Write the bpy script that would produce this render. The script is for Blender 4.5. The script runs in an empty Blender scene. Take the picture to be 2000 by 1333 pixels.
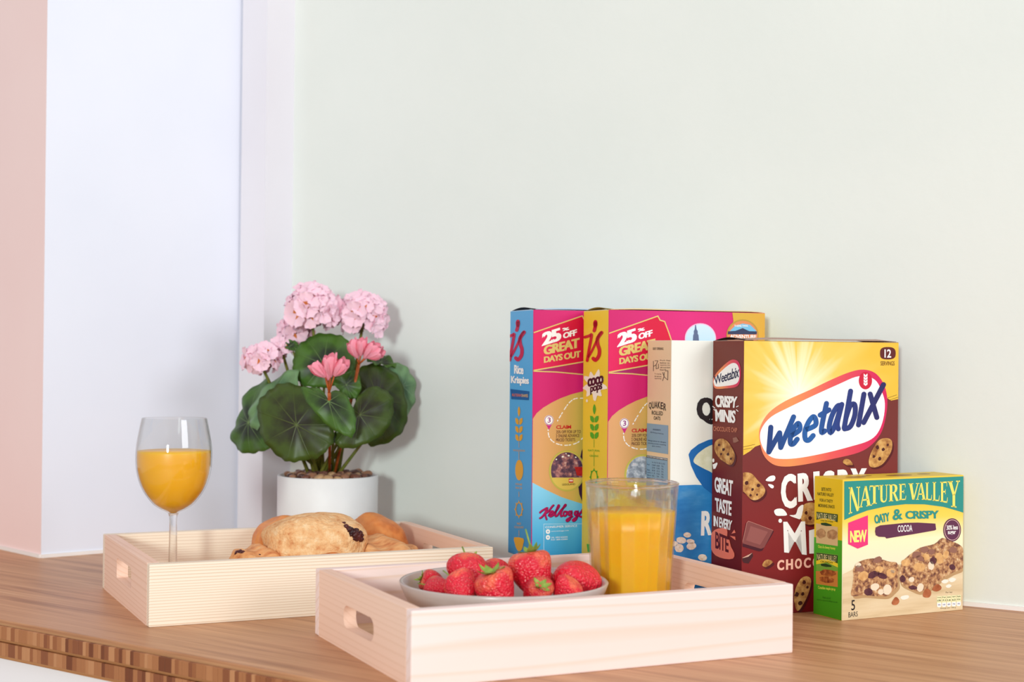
import bpy, bmesh, math, random
from mathutils import Vector, Matrix
from mathutils.geometry import tessellate_polygon
from mathutils import noise as mnoise
random.seed(7)
S = bpy.context.scene
COL = S.collection

# ------------------------------------------------------------------ camera, light, exposure
F, PITCH, ROLL, H = 2890.59, 0.00724, 0.0096, 0.24943      # focal in px of a 2000x1333 frame
X0 = Vector((1, 0, 0)); U0 = Vector((0, -math.sin(PITCH), math.cos(PITCH))); FW = Vector((0, math.cos(PITCH), math.sin(PITCH)))
RT = X0*math.cos(ROLL) + U0*math.sin(ROLL); UP = U0*math.cos(ROLL) - X0*math.sin(ROLL)
CAM = Vector((0, 0, H))
cd = bpy.data.cameras.new('camera'); cam = bpy.data.objects.new('camera', cd); COL.objects.link(cam)
m = Matrix.Identity(4)
for i in range(3):
    m[i][0] = RT[i]; m[i][1] = UP[i]; m[i][2] = -FW[i]; m[i][3] = CAM[i]
cam.matrix_world = m
cd.sensor_width = 36.0; cd.lens = F/2000*36.0; cd.clip_start = 0.02
cd.dof.use_dof = True; cd.dof.focus_distance = 1.42; cd.dof.aperture_fstop = 7.0
S.camera = cam
w = bpy.data.worlds.new('daylight'); S.world = w; w.use_nodes = True
bg = w.node_tree.nodes['Background']; bg.inputs[0].default_value = (1.0, 0.905, 0.915, 1); bg.inputs[1].default_value = 0.60
def area(name, loc, target, size, power, color):
    l = bpy.data.lights.new(name, 'AREA'); l.shape = 'RECTANGLE'; l.size = size[0]; l.size_y = size[1]; l.energy = power; l.color = color
    o = bpy.data.objects.new(name, l); COL.objects.link(o); o.location = loc
    o.rotation_euler = (Vector(target)-Vector(loc)).to_track_quat('-Z', 'Y').to_euler()
    return o
area('window_light', (-0.76, -2.2, 0.66), (-0.1, 1.7, 0.1), (0.34, 0.4), 63, (0.87, 1.0, 0.957))
area('side_window_light', (2.6, -1.2, 1.3), (0.0, 1.5, 0.1), (1.4, 1.2), 44, (0.93, 0.96, 1.0))
S.view_settings.view_transform = 'Standard'; S.view_settings.look = 'None'
S.view_settings.gamma = 1.0; S.view_settings.use_curve_mapping = False
S.view_settings.exposure = 0.06

# ------------------------------------------------------------------ pixel helpers (a pixel gives a direction; a plane gives the distance)
def ray(px, py):
    u, v = px-1000.0, py-666.5
    return (FW*F + RT*u - UP*v)/F
def on_z(px, py, z=0.0):
    d = ray(px, py); return CAM + d*((z-H)/d.z)
def on_plane(px, py, p, n):
    d = ray(px, py); return CAM + d*((p-CAM).dot(n)/d.dot(n))
def at_y(px, py, y):
    d = ray(px, py); return CAM + d*(y/d.y)

# ------------------------------------------------------------------ materials
def lin(c):
    def f(x):
        x /= 255.0
        return x/12.92 if x <= 0.04045 else ((x+0.055)/1.055)**2.4
    return (f(c[0]), f(c[1]), f(c[2]), 1.0)
MATS = {}
def newmat(name):
    mt = bpy.data.materials.new(name); mt.use_nodes = True
    nt = mt.node_tree; return mt, nt, nt.nodes['Principled BSDF']
def N(nt, t, **kw):
    n = nt.nodes.new(t)
    for k, v in kw.items():
        if k in n.inputs: n.inputs[k].default_value = v
        else: setattr(n, k, v)
    return n
def plain(name, c, rough=0.5, spec=0.3):
    if name in MATS: return MATS[name]
    mt, nt, b = newmat(name)
    b.inputs['Base Color'].default_value = lin(c); b.inputs['Roughness'].default_value = rough
    b.inputs['Specular IOR Level'].default_value = spec
    MATS[name] = mt; return mt
def ink(c, rough=0.42):
    return plain('ink_%d_%d_%d' % tuple(c), c, rough, 0.25)
def ramp(nt, stops):
    r = nt.nodes.new('ShaderNodeValToRGB'); e = r.color_ramp.elements
    while len(e) < len(stops): e.new(0.5)
    for el, (p, c) in zip(e, stops): el.position = p; el.color = lin(c)
    return r
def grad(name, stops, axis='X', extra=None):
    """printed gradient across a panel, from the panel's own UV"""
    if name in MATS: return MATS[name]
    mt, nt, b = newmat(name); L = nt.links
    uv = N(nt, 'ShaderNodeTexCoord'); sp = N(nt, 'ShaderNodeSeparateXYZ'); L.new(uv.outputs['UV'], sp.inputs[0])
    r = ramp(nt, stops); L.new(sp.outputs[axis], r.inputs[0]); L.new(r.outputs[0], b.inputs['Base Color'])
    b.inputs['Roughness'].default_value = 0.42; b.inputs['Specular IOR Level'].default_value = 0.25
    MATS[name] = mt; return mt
def noisy(name, stops, scale=40, detail=4, rough=0.6, bump=0.0, stretch=(1, 1, 1), coord='Object', kind='noise', spec=0.3, bscale=None, sss=0.0):
    if name in MATS: return MATS[name]
    mt, nt, b = newmat(name); L = nt.links
    tc = N(nt, 'ShaderNodeTexCoord'); mp = N(nt, 'ShaderNodeMapping'); mp.inputs['Scale'].default_value = stretch
    L.new(tc.outputs[coord], mp.inputs[0])
    if kind == 'noise':
        t = N(nt, 'ShaderNodeTexNoise', Scale=scale, Detail=detail, Roughness=0.6); out = t.outputs[0]
    else:
        t = N(nt, 'ShaderNodeTexVoronoi', Scale=scale); out = t.outputs['Distance' if kind == 'voro' else 'Color']
    L.new(mp.outputs[0], t.inputs['Vector'])
    r = ramp(nt, stops); L.new(out, r.inputs[0]); L.new(r.outputs[0], b.inputs['Base Color'])
    b.inputs['Roughness'].default_value = rough; b.inputs['Specular IOR Level'].default_value = spec
    if sss: b.inputs['Subsurface Weight'].default_value = sss; b.inputs['Subsurface Radius'].default_value = (0.01, 0.005, 0.003); b.inputs['Subsurface Scale'].default_value = 0.5
    if bump:
        bn = N(nt, 'ShaderNodeBump', Strength=bump, Distance=0.002)
        if bscale:
            t2 = N(nt, 'ShaderNodeTexNoise', Scale=bscale, Detail=3.0); L.new(mp.outputs[0], t2.inputs['Vector']); L.new(t2.outputs[0], bn.inputs['Height'])
        else: L.new(out, bn.inputs['Height'])
        L.new(bn.outputs[0], b.inputs['Normal'])
    MATS[name] = mt; return mt
def wood(name, light, dark, axis, spacing, contrast=0.5, wob=0.35, rough=0.5, blotch=None, off=0.0):
    """grain lines running along an axis of the object"""
    if name in MATS: return MATS[name]
    mt, nt, b = newmat(name); L = nt.links
    tc = N(nt, 'ShaderNodeTexCoord'); mp = N(nt, 'ShaderNodeMapping')
    st = {'X': (0.05, 1, 1), 'Y': (1, 0.05, 1), 'Z': (1, 1, 0.05)}[axis]
    mp.inputs['Scale'].default_value = st; mp.inputs['Location'].default_value = (off, off*0.7, off*1.3)
    L.new(tc.outputs['Object'], mp.inputs[0])
    n1 = N(nt, 'ShaderNodeTexNoise', Scale=14.0, Detail=2.0); L.new(mp.outputs[0], n1.inputs['Vector'])
    # ring number = distance across the grain + wobble
    sp = N(nt, 'ShaderNodeSeparateXYZ'); L.new(mp.outputs[0], sp.inputs[0])
    oth = [a for a in 'XYZ' if a != axis]
    ad = N(nt, 'ShaderNodeMath', operation='ADD')
    m1 = N(nt, 'ShaderNodeMath', operation='MULTIPLY'); m1.inputs[1].default_value = 0.6
    L.new(sp.outputs[oth[0]], m1.inputs[0]); L.new(m1.outputs[0], ad.inputs[0]); L.new(sp.outputs[oth[1]], ad.inputs[1])
    mw = N(nt, 'ShaderNodeMath', operation='MULTIPLY'); mw.inputs[1].default_value = wob*0.1; L.new(n1.outputs[0], mw.inputs[0])
    a2 = N(nt, 'ShaderNodeMath', operation='ADD'); L.new(ad.outputs[0], a2.inputs[0]); L.new(mw.outputs[0], a2.inputs[1])
    dv = N(nt, 'ShaderNodeMath', operation='DIVIDE'); dv.inputs[1].default_value = spacing; L.new(a2.outputs[0], dv.inputs[0])
    fr = N(nt, 'ShaderNodeMath', operation='FRACT'); L.new(dv.outputs[0], fr.inputs[0])
    rp = nt.nodes.new('ShaderNodeValToRGB'); e = rp.color_ramp.elements
    e[0].position = 0.0; e[0].color = (0, 0, 0, 1); e[1].position = 1.0; e[1].color = (0, 0, 0, 1)
    x = e.new(0.62); x.color = (0.12, 0.12, 0.12, 1); x = e.new(0.86); x.color = (1, 1, 1, 1)
    L.new(fr.outputs[0], rp.inputs[0])
    n2 = N(nt, 'ShaderNodeTexNoise', Scale=9.0, Detail=3.0); L.new(mp.outputs[0], n2.inputs['Vector'])
    mm = N(nt, 'ShaderNodeMath', operation='MULTIPLY'); L.new(rp.outputs[0], mm.inputs[0]); L.new(n2.outputs[0], mm.inputs[1])
    mc = N(nt, 'ShaderNodeMath', operation='MULTIPLY'); mc.inputs[1].default_value = contrast*2; mc.use_clamp = True; L.new(mm.outputs[0], mc.inputs[0])
    mix = N(nt, 'ShaderNodeMix', data_type='RGBA'); mix.inputs[6].default_value = lin(light); mix.inputs[7].default_value = lin(dark); L.new(mc.outputs[0], mix.inputs[0])
    out = mix.outputs[2]
    if blotch:
        n3 = N(nt, 'ShaderNodeTexNoise', Scale=5.0, Detail=4.0); L.new(mp.outputs[0], n3.inputs['Vector'])
        r3 = nt.nodes.new('ShaderNodeValToRGB'); r3.color_ramp.elements[0].position = 0.42; r3.color_ramp.elements[1].position = 0.68; L.new(n3.outputs[0], r3.inputs[0])
        mx = N(nt, 'ShaderNodeMix', data_type='RGBA'); L.new(r3.outputs[0], mx.inputs[0]); L.new(out, mx.inputs[6]); mx.inputs[7].default_value = lin(blotch); out = mx.outputs[2]
    L.new(out, b.inputs['Base Color']); b.inputs['Roughness'].default_value = rough; b.inputs['Specular IOR Level'].default_value = 0.25
    MATS[name] = mt; return mt
def glass_thin(name):
    if name in MATS: return MATS[name]
    mt = bpy.data.materials.new(name); mt.use_nodes = True; nt = mt.node_tree; nt.nodes.clear(); L = nt.links
    o = N(nt, 'ShaderNodeOutputMaterial'); fr = N(nt, 'ShaderNodeFresnel', IOR=1.45); ge = N(nt, 'ShaderNodeNewGeometry'); mr = N(nt, 'ShaderNodeMapRange'); mr.inputs[3].default_value = 1.45; mr.inputs[4].default_value = 1/1.45; L.new(ge.outputs['Backfacing'], mr.inputs[0]); L.new(mr.outputs[0], fr.inputs['IOR'])
    tr = N(nt, 'ShaderNodeBsdfTransparent'); tr.inputs[0].default_value = (0.975, 0.98, 0.98, 1)
    gl = N(nt, 'ShaderNodeBsdfGlossy', Roughness=0.02); mx = N(nt, 'ShaderNodeMixShader')
    L.new(fr.outputs[0], mx.inputs[0]); L.new(tr.outputs[0], mx.inputs[1]); L.new(gl.outputs[0], mx.inputs[2]); L.new(mx.outputs[0], o.inputs[0])
    MATS[name] = mt; return mt
def glass_solid(name, k):
    if name in MATS: return MATS[name]
    mt = bpy.data.materials.new(name); mt.use_nodes = True; nt = mt.node_tree; nt.nodes.clear(); L = nt.links
    o = N(nt, 'ShaderNodeOutputMaterial')
    tr = N(nt, 'ShaderNodeBsdfTransparent'); tr.inputs[0].default_value = (0.96, 0.97, 0.97, 1)
    gl = N(nt, 'ShaderNodeBsdfGlass', Roughness=0.01, IOR=1.45); mx = N(nt, 'ShaderNodeMixShader'); mx.inputs[0].default_value = k
    L.new(tr.outputs[0], mx.inputs[1]); L.new(gl.outputs[0], mx.inputs[2]); L.new(mx.outputs[0], o.inputs[0])
    MATS[name] = mt; return mt

# ------------------------------------------------------------------ mesh helpers
def obj(name, me, mat=None, parent=None, label=None):
    o = bpy.data.objects.new(name, me); COL.objects.link(o)
    if mat is not None:
        for k in (mat if isinstance(mat, (list, tuple)) else [mat]): me.materials.append(k)
    if parent is not None: o.parent = parent
    if label: o['label'] = label
    return o
def mesh(name, vs, fs, smooth=False, mi=None):
    me = bpy.data.meshes.new(name); me.from_pydata([tuple(v) for v in vs], [], fs); me.update()
    if smooth: me.polygons.foreach_set('use_smooth', [True]*len(me.polygons))
    if mi: me.polygons.foreach_set('material_index', mi)
    return me
def thing(name, label, cat, loc=(0, 0, 0), rz=0.0, group=None):
    o = bpy.data.objects.new(name, None); COL.objects.link(o); o.location = loc; o.rotation_euler = (0, 0, rz)
    o.empty_display_size = 0.02; tag(o, label, cat, group); return o
def tag(o, label, cat, group=None):
    o['label'] = label; o['category'] = cat
    if group: o['group'] = group
    return o
def struct(o): o['kind'] = 'structure'; return o
def box_me(name, a, b, bevel=0.0, seg=2):
    bm = bmesh.new(); bmesh.ops.create_cube(bm, size=1.0)
    for v in bm.verts: v.co = Vector(((a[i]+b[i])/2 + v.co[i]*(b[i]-a[i]) for i in range(3)))
    if bevel: bmesh.ops.bevel(bm, geom=bm.edges[:], offset=bevel, segments=seg, profile=0.6, affect='EDGES')
    me = bpy.data.meshes.new(name); bm.to_mesh(me); bm.free(); return me
def prism_me(name, pts, z0, z1):
    n = len(pts); vs = [(p[0], p[1], z0) for p in pts] + [(p[0], p[1], z1) for p in pts]
    fs = [list(range(n))[::-1], list(range(n, 2*n))] + [[i, (i+1) % n, n+(i+1) % n, n+i] for i in range(n)]
    bm = bmesh.new(); bv = [bm.verts.new(v) for v in vs]
    for f in fs: bm.faces.new([bv[i] for i in f])
    bmesh.ops.recalc_face_normals(bm, faces=bm.faces[:]); me = bpy.data.meshes.new(name); bm.to_mesh(me); bm.free(); return me
def lathe_me(name, prof, n=64, mod=None, caps=True):
    vs, fs = [], []
    for k, (r, z) in enumerate(prof):
        for i in range(n):
            a = 2*math.pi*i/n; rr = r*(mod(a, k, z) if mod else 1.0)
            vs.append((rr*math.cos(a), rr*math.sin(a), z))
    for k in range(len(prof)-1):
        for i in range(n): fs.append([k*n+i, k*n+(i+1) % n, (k+1)*n+(i+1) % n, (k+1)*n+i])
    if caps:
        fs.append(list(range(n))[::-1]); fs.append([(len(prof)-1)*n+i for i in range(n)])
    return mesh(name, vs, fs, True)
def tube_me(name, pts, rad, n=8):
    pts = [Vector(p) for p in pts]; rr = rad if isinstance(rad, (list, tuple)) else [rad]*len(pts)
    vs, fs = [], []; up = Vector((0.3, 0.2, 0.93)).normalized()
    for k, p in enumerate(pts):
        t = (pts[min(k+1, len(pts)-1)]-pts[max(k-1, 0)]).normalized()
        a = t.cross(up)
        if a.length < 1e-4: a = t.cross(Vector((1, 0, 0)))
        a.normalize(); b = t.cross(a)
        for i in range(n):
            an = 2*math.pi*i/n; vs.append(p + (a*math.cos(an)+b*math.sin(an))*rr[k])
    for k in range(len(pts)-1):
        for i in range(n): fs.append([k*n+i, k*n+(i+1) % n, (k+1)*n+(i+1) % n, (k+1)*n+i])
    fs.append(list(range(n))[::-1]); fs.append([(len(pts)-1)*n+i for i in range(n)])
    return mesh(name, vs, fs, True)
def catmull(pts, k=6, closed=True):
    out = []; n = len(pts)
    rng = range(n) if closed else range(n-1)
    for i in rng:
        if closed: p = [pts[(i+j-1) % n] for j in range(4)]
        else: p = [pts[max(0, min(n-1, i+j-1))] for j in range(4)]
        for s in range(k):
            t = s/k
            out.append(tuple(0.5*((2*p[1][c]) + (-p[0][c]+p[2][c])*t + (2*p[0][c]-5*p[1][c]+4*p[2][c]-p[3][c])*t*t + (-p[0][c]+3*p[1][c]-3*p[2][c]+p[3][c])*t**3) for c in range(2)))
    if not closed: out.append(tuple(pts[-1]))
    return out

#@@ROOM
# ------------------------------------------------------------------ the room: worktop, walls, pillar
W0 = on_z(2000, 1194.3); W1 = on_z(980, 1097); W0.z = W1.z = 0
wd = (W1-W0).normalized(); wn = Vector((wd.y, -wd.x, 0))           # wd runs left along the wall
if wn.y > 0: wn = -wn
wall_paint = noisy('mint_lit_paint', [(0.35, (229, 233, 228)), (0.65, (234, 237, 232))], scale=3.0, detail=5, rough=0.75, bump=0.12, bscale=90)  # faint mint tint of the greenish light, put into the wall colour
cool_lit_paint = noisy('cool_lit_white_paint', [(0.3, (231, 234, 247)), (0.7, (236, 238, 250))], scale=4.0, detail=3, rough=0.5, bump=0.05, bscale=60)  # white pillar face; the cool light's bluish cast is mixed into its colour
pink_lit_paint = noisy('pink_lit_white_paint', [(0.3, (250, 220, 217)), (0.7, (252, 225, 222))], scale=4.0, detail=3, rough=0.6, bump=0.05, bscale=60)  # white wall face with the pink light falling on it painted in
def slab(name, a, b, back, z0, z1, mat):
    o = obj(name, prism_me(name, [a, b, b+back, a+back], z0, z1), mat); return struct(o)
def hit(p, d, q, e):                    # where p+s*d meets q+t*e on the ground
    den = d.x*e.y-d.y*e.x; s = ((q.x-p.x)*e.y-(q.y-p.y)*e.x)/den; return p+d*s
PC = on_z(80, 1090.5); PC.z = 0
pr = (on_z(198, 1081)-PC); pr.z = 0; pr.normalize()
pl = (on_z(0, 1072.5)-PC); pl.z = 0; pl.normalize()
CR = hit(PC, pr, W0, wd)
slab('wall_back', CR, W0-wd*1.6, -wn*0.1, 0.0, 1.5, wall_paint)
struct(obj('wall_left', prism_me('wall_left', [PC, CR, CR-wn*0.1, PC+pl*0.9-wn*0.1-wn*0.2, PC+pl*0.9], 0.0, 1.5), [pink_lit_paint, cool_lit_paint]))
wl = bpy.data.objects['wall_left'].data
for p in wl.polygons:
    c = sum((wl.vertices[i].co for i in p.vertices), Vector())/len(p.vertices); nn = p.normal
    p.material_index = 1 if abs((c-PC).cross(pr).z) < 0.01 and abs(nn.z) < 0.1 else 0
# boxed pipe in the corner
G1 = on_z(456, 1060); G1.z = 0; rd = ray(511, 1050); rd.z = 0
K = hit(G1, -wd, Vector((0, 0, 0)), rd)
G2 = on_z(565, 1064.0); G2.z = 0; G2 = hit(Vector((0, 0, 0)), G2.normalized(), W0, wd)
G1 = hit(K, wd, PC, pr) - wd*0.005
struct(obj('trim_1', prism_me('trim_1', [G1, K, G2, G2+(G1-K)], 0.0, 1.5), noisy('pipe_box_paint', [(0.3, (232, 228, 236)), (0.7, (237, 234, 241))], scale=4.0, detail=3, rough=0.5)))
# worktop
E0 = on_z(0, 1213); E1 = on_z(620, 1330); E0.z = E1.z = 0
ed = (E1-E0).normalized(); en = Vector((ed.y, -ed.x, 0))
if en.y > 0: en = -en                   # en points out towards the viewer
ang = math.atan2(ed.y, ed.x); TH = 0.034
A, B = E0-ed*0.75, E0+ed*1.35
def bamboo_top():
    mt, nt, b = newmat('bamboo_top'); L = nt.links
    tc = N(nt, 'ShaderNodeTexCoord'); mp = N(nt, 'ShaderNodeMapping'); mp.inputs['Scale'].default_value = (1.1, 22, 22); L.new(tc.outputs['Object'], mp.inputs[0])
    n1 = N(nt, 'ShaderNodeTexNoise', Scale=3.2, Detail=6.0, Roughness=0.62, Distortion=0.4); L.new(mp.outputs[0], n1.inputs['Vector'])
    r1 = ramp(nt, [(0.25, (150, 98, 64)), (0.45, (190, 136, 96)), (0.6, (204, 152, 110)), (0.8, (216, 168, 126))]); L.new(n1.outputs[0], r1.inputs[0])
    mp2 = N(nt, 'ShaderNodeMapping'); mp2.inputs['Scale'].default_value = (2.0, 150, 150); L.new(tc.outputs['Object'], mp2.inputs[0])
    n2 = N(nt, 'ShaderNodeTexNoise', Scale=2.0, Detail=2.0); L.new(mp2.outputs[0], n2.inputs['Vector'])
    mx = N(nt, 'ShaderNodeMix', data_type='RGBA', blend_type='SOFT_LIGHT'); mx.inputs[0].default_value = 0.6; L.new(r1.outputs[0], mx.inputs[6]); L.new(n2.outputs[0], mx.inputs[7])
    L.new(mx.outputs[2], b.inputs['Base Color']); b.inputs['Roughness'].default_value = 0.42; b.inputs['Specular IOR Level'].default_value = 0.35
    bn = N(nt, 'ShaderNodeBump', Strength=0.1, Distance=0.001); L.new(n2.outputs[0], bn.inputs['Height']); L.new(bn.outputs[0], b.inputs['Normal'])
    return mt
BT = bamboo_top()
wt = bpy.data.objects.new('worktop', None); COL.objects.link(wt); wt.location = E0; wt.rotation_euler = (0, 0, ang)
tag(wt, 'warm brown bamboo worktop with a laminated front edge', 'worktop')
sgn = 1 if (Matrix.Rotation(-ang, 3, 'Z') @ en).y > 0 else -1      # local y of the outward side
yb = -sgn*0.74
Rl = Matrix.Rotation(-ang, 3, 'Z')
poly = [Rl @ (Vector((q.x, q.y, 0))-E0) for q in (A-en*0.003, B-en*0.003, W0-wd*1.3, CR, PC, PC+pl*0.7)]
bm = bmesh.new(); bm.from_mesh(prism_me('slab', [(q.x, q.y) for q in poly], -TH, 0)); bm.edges.ensure_lookup_table()
bmesh.ops.bevel(bm, geom=[e for e in bm.edges if all(abs(v.co.y+sgn*0.003) < 1e-5 for v in e.verts)], offset=0.0025, segments=3, profile=0.6, affect='EDGES')
me = bpy.data.meshes.new('slab'); bm.to_mesh(me); bm.free(); obj('slab', me, BT, wt)
lam_cols = [(122, 68, 42), (156, 96, 60), (172, 112, 72), (184, 124, 82), (142, 84, 54), (192, 134, 92)]
lam = [wood('bamboo_block_%d' % i, c, tuple(int(v*0.8) for v in c), 'Z', 0.0012, 0.35, 0.2, 0.5, off=i*0.37) for i, c in enumerate(lam_cols)]
rowh = 0.0118
blk = [box_me('bamboo_block', (0, -0.003, -rowh/2), (wdt-0.0002, 0.0, rowh/2), 0.0003, 1) for wdt in (0.0042, 0.0058, 0.0078)]
LAMME = {}
for row, zc in enumerate((-0.0035-rowh/2-0.0005, -0.0035-rowh*1.5-0.0035)):
    x = -0.27; cnt = 0
    while x < 0.52 and cnt < 148:
        k = random.choice((0, 0, 1, 1, 2)); c = random.choices(range(6), (3, 4, 5, 4, 3, 2))[0]
        if (k, c) not in LAMME:
            q = blk[k].copy(); q.materials.append(lam[c]); LAMME[(k, c)] = q
        o = bpy.data.objects.new('bamboo_block', LAMME[(k, c)]); COL.objects.link(o); o.parent = wt
        o.location = (x, 0 if sgn > 0 else 0.0, zc); o.scale = (1, sgn, 1) if sgn < 0 else (1, 1, 1)
        if sgn < 0: o.scale = (1, 1, 1); o.location.y = 0.003 - 0.0002*random.random() - 0.003
        x += (0.0042, 0.0058, 0.0078)[k]; cnt += 1
strip = wood('bamboo_strip', (190, 132, 84), (150, 94, 56), 'X', 0.004, 0.5, 0.3)
for z0, z1 in ((-0.0188, -0.0158), (-TH, -0.0306)):
    ya, yc = (-0.003, 0.0004) if sgn > 0 else (-0.0004, 0.003)
    obj('glue_strip', box_me('glue_strip', (-0.75, ya, z0), (1.35, yc, z1), 0.0004, 1), strip, wt)
# pale sealant line where the walls meet the worktop
seal = plain('sealant_white', (244, 238, 236), 0.6)
for i, (a_, b_, nn) in enumerate(((PC, PC+pl*0.6, None), (PC, CR, None), (W0-wd*1.2, G2, wn))):
    d_ = (b_-a_).normalized(); o_ = Vector((d_.y, -d_.x, 0)); o_ = o_ if o_.y < 0 else -o_
    struct(obj('trim_%d' % (i+2), prism_me('trim_%d' % (i+2), [a_, b_, b_+o_*0.0025, a_+o_*0.0025], 0.0, 0.0042), seal))
# cabinet below
cab = bpy.data.objects.new('base_cabinet', None); COL.objects.link(cab); cab.location = E0 + Vector((0, 0, -0.9)); cab.rotation_euler = (0, 0, ang)
tag(cab, 'plain white base cabinet under the front edge of the worktop', 'cabinet')
cw = plain('cabinet_white', (244, 238, 240), 0.4)
y0, y1 = sorted((-sgn*0.03, -sgn*0.7)); obj('carcass', box_me('carcass', (-0.7, y0, 0), (1.3, y1, 0.9-TH)), plain('cabinet_inside', (90, 80, 78), 0.7), cab)
for k in range(4):
    y0, y1 = sorted((-sgn*0.012, -sgn*0.0295)); obj('door', box_me('door', (-0.7+k*0.5+0.002, y0, 0.05), (-0.2+k*0.5-0.002, y1, 0.9-TH-0.004), 0.001, 2), cw, cab)
struct(obj('floor', box_me('floor', (-4, -4, -0.95), (4, 4, -0.9)), noisy('floor_grey', [(0.3, (170, 165, 160)), (0.7, (185, 180, 174))], 6)))

#@@BOXES
# ------------------------------------------------------------------ cartons with printed panels
_TXT = {}
def text_mesh(s, bold=0.0, shear=0.0):
    """(verts, faces) of a word, normalised to the unit square"""
    k = (s, bold, shear)
    if k in _TXT: return _TXT[k]
    cu = bpy.data.curves.new('t', 'FONT'); cu.body = s; cu.offset = min(bold, 0.06)*0.45; cu.shear = shear; cu.resolution_u = 3; cu.space_character = 0.9 if bold > 0.03 else 1.0; cu.fill_mode = 'FRONT'
    o = bpy.data.objects.new('t', cu); COL.objects.link(o)
    dg = bpy.context.evaluated_depsgraph_get(); me = bpy.data.meshes.new_from_object(o.evaluated_get(dg))
    vs = [(v.co.x, v.co.y) for v in me.vertices]; fs = [list(p.vertices) for p in me.polygons]
    bpy.data.objects.remove(o); bpy.data.curves.remove(cu); bpy.data.meshes.remove(me)
    x0, x1 = min(v[0] for v in vs), max(v[0] for v in vs); y0, y1 = min(v[1] for v in vs), max(v[1] for v in vs)
    if bold > 0.06:                     # heavier still: the same outlines a little apart
        n = len(vs); sh = (bold-0.05)*0.55; vs = [(a-sh, b) for a, b in vs]+[(a+sh, b, 3e-5) for a, b in vs]; fs = fs+[[i+n for i in f] for f in fs]; x0 -= sh; x1 += sh
    _TXT[k] = ([((v[0]-x0)/(x1-x0), (v[1]-y0)/(y1-y0), v[2] if len(v) > 2 else 0.0) for v in vs], fs); return _TXT[k]
class Face:
    def __init__(s, parent, kind, L, W, h, z0):
        s.parent, s.kind, s.W, s.h, s.z0 = parent, kind, W, h, z0
        s.L = L if kind == 'front' else W
        R = Matrix.Rotation(parent.rotation_euler.z, 3, 'Z'); s.R = R; s.o = Vector(parent.location)
        s.n = R @ (Vector((0, -1, 0)) if kind == 'front' else Vector((-1, 0, 0))); s.n_emit = 0
        s.k = 1.0; s.src = s
    def P(s, px, py):
        f = s.src; q = f.R.transposed() @ (on_plane(px, py, f.o, f.n)-f.o)
        u = q.x if f.kind == 'front' else f.W-q.y
        if f is s: return (u, q.z)
        return (u*s.L/f.L, q.z*s.h/f.h)
    def emit(s, name, vs, fs, mat, layer, label=None):
        off = 0.00010+0.00009*layer
        bm = bmesh.new(); ex = bm.verts.layers.float.new('lift'); bv = [bm.verts.new((v[0], v[1], 0)) for v in vs]
        for b_, v in zip(bv, vs): b_[ex] = v[2] if len(v) > 2 else 0.0
        for f in fs:
            try: bm.faces.new([bv[i] for i in f])
            except ValueError: pass
        e = 0.0004
        for co, no in (((e, 0, 0), (-1, 0, 0)), ((s.L-e, 0, 0), (1, 0, 0)), ((0, e, 0), (0, -1, 0)), ((0, s.h-e, 0), (0, 1, 0))):
            bmesh.ops.bisect_plane(bm, geom=bm.verts[:]+bm.edges[:]+bm.faces[:], plane_co=co, plane_no=no, clear_outer=True)
        if not bm.faces: bm.free(); return None
        ul = bm.loops.layers.uv.new('UVMap'); ex = bm.verts.layers.float['lift']
        for f in bm.faces:
            for l in f.loops: l[ul].uv = (l.vert.co.x/s.L, l.vert.co.y/s.h)
        for v in bm.verts:
            u, t = v.co.x, v.co.y
            o_ = off+v[ex]; v.co = Vector((u, -o_, t)) if s.kind == 'front' else Vector((-o_, s.W-u, t))
        bm.normal_update()
        want = Vector((0, -1, 0)) if s.kind == 'front' else Vector((-1, 0, 0))
        for f in bm.faces:
            if f.normal.dot(want) < 0: f.normal_flip()
        me = bpy.data.meshes.new(name); bm.to_mesh(me); bm.free()
        return obj(name, me, mat, s.parent, label)
    def poly(s, pts, mat, layer=1, name='printed_shape', smooth=0, T=None, raw=False, label=None):
        if smooth: pts = catmull(pts, smooth)
        q = pts if raw else [s.P(*(T(*p) if T else p)) for p in pts]
        tri = tessellate_polygon([[Vector((a, b, 0)) for a, b in q]])
        return s.emit(name, q, [list(t) for t in tri], mat, layer, label)
    def ell(s, cx, cy, rx, ry, mat, layer=1, name='printed_shape', T=None, n=28, rot=0.0, rough=0.0, label=None):
        pts = []
        for i in range(n):
            a = 2*math.pi*i/n; k = 1+rough*mnoise.noise(Vector((cx*.3+2*math.cos(a), cy*.3+2*math.sin(a), 3)))
            x, y = rx*math.cos(a)*k, ry*math.sin(a)*k
            pts.append((cx+x*math.cos(rot)-y*math.sin(rot), cy+x*math.sin(rot)+y*math.cos(rot)))
        return s.poly(pts, mat, layer, name, 0, T, label=label)
    def text(s, t, quad, mat, layer=2, bold=0.0, shear=0.0, T=None, name='printed_text'):
        vs, fs = text_mesh(t, bold, shear); bl, br, tr, tl = [(T(*p) if T else p) for p in quad]; q = []
        for a, b, e_ in vs:
            x = (bl[0]*(1-a)+br[0]*a)*(1-b)+(tl[0]*(1-a)+tr[0]*a)*b; y = (bl[1]*(1-a)+br[1]*a)*(1-b)+(tl[1]*(1-a)+tr[1]*a)*b
            q.append(s.P(x, y)+(e_,))
        return s.emit(name, q, fs, mat, layer)
    def line(s, t, x0, y0, x1, y1, hgt, mat, layer=2, bold=0.0, T=None, name='printed_text', dx=0):
        """text on baseline (x0,y0)-(x1,y1), hgt tall"""
        return s.text(t, [(x0, y0), (x1, y1), (x1+dx, y1-hgt), (x0+dx, y0-hgt)], mat, layer, bold, 0, T, name)
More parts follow.
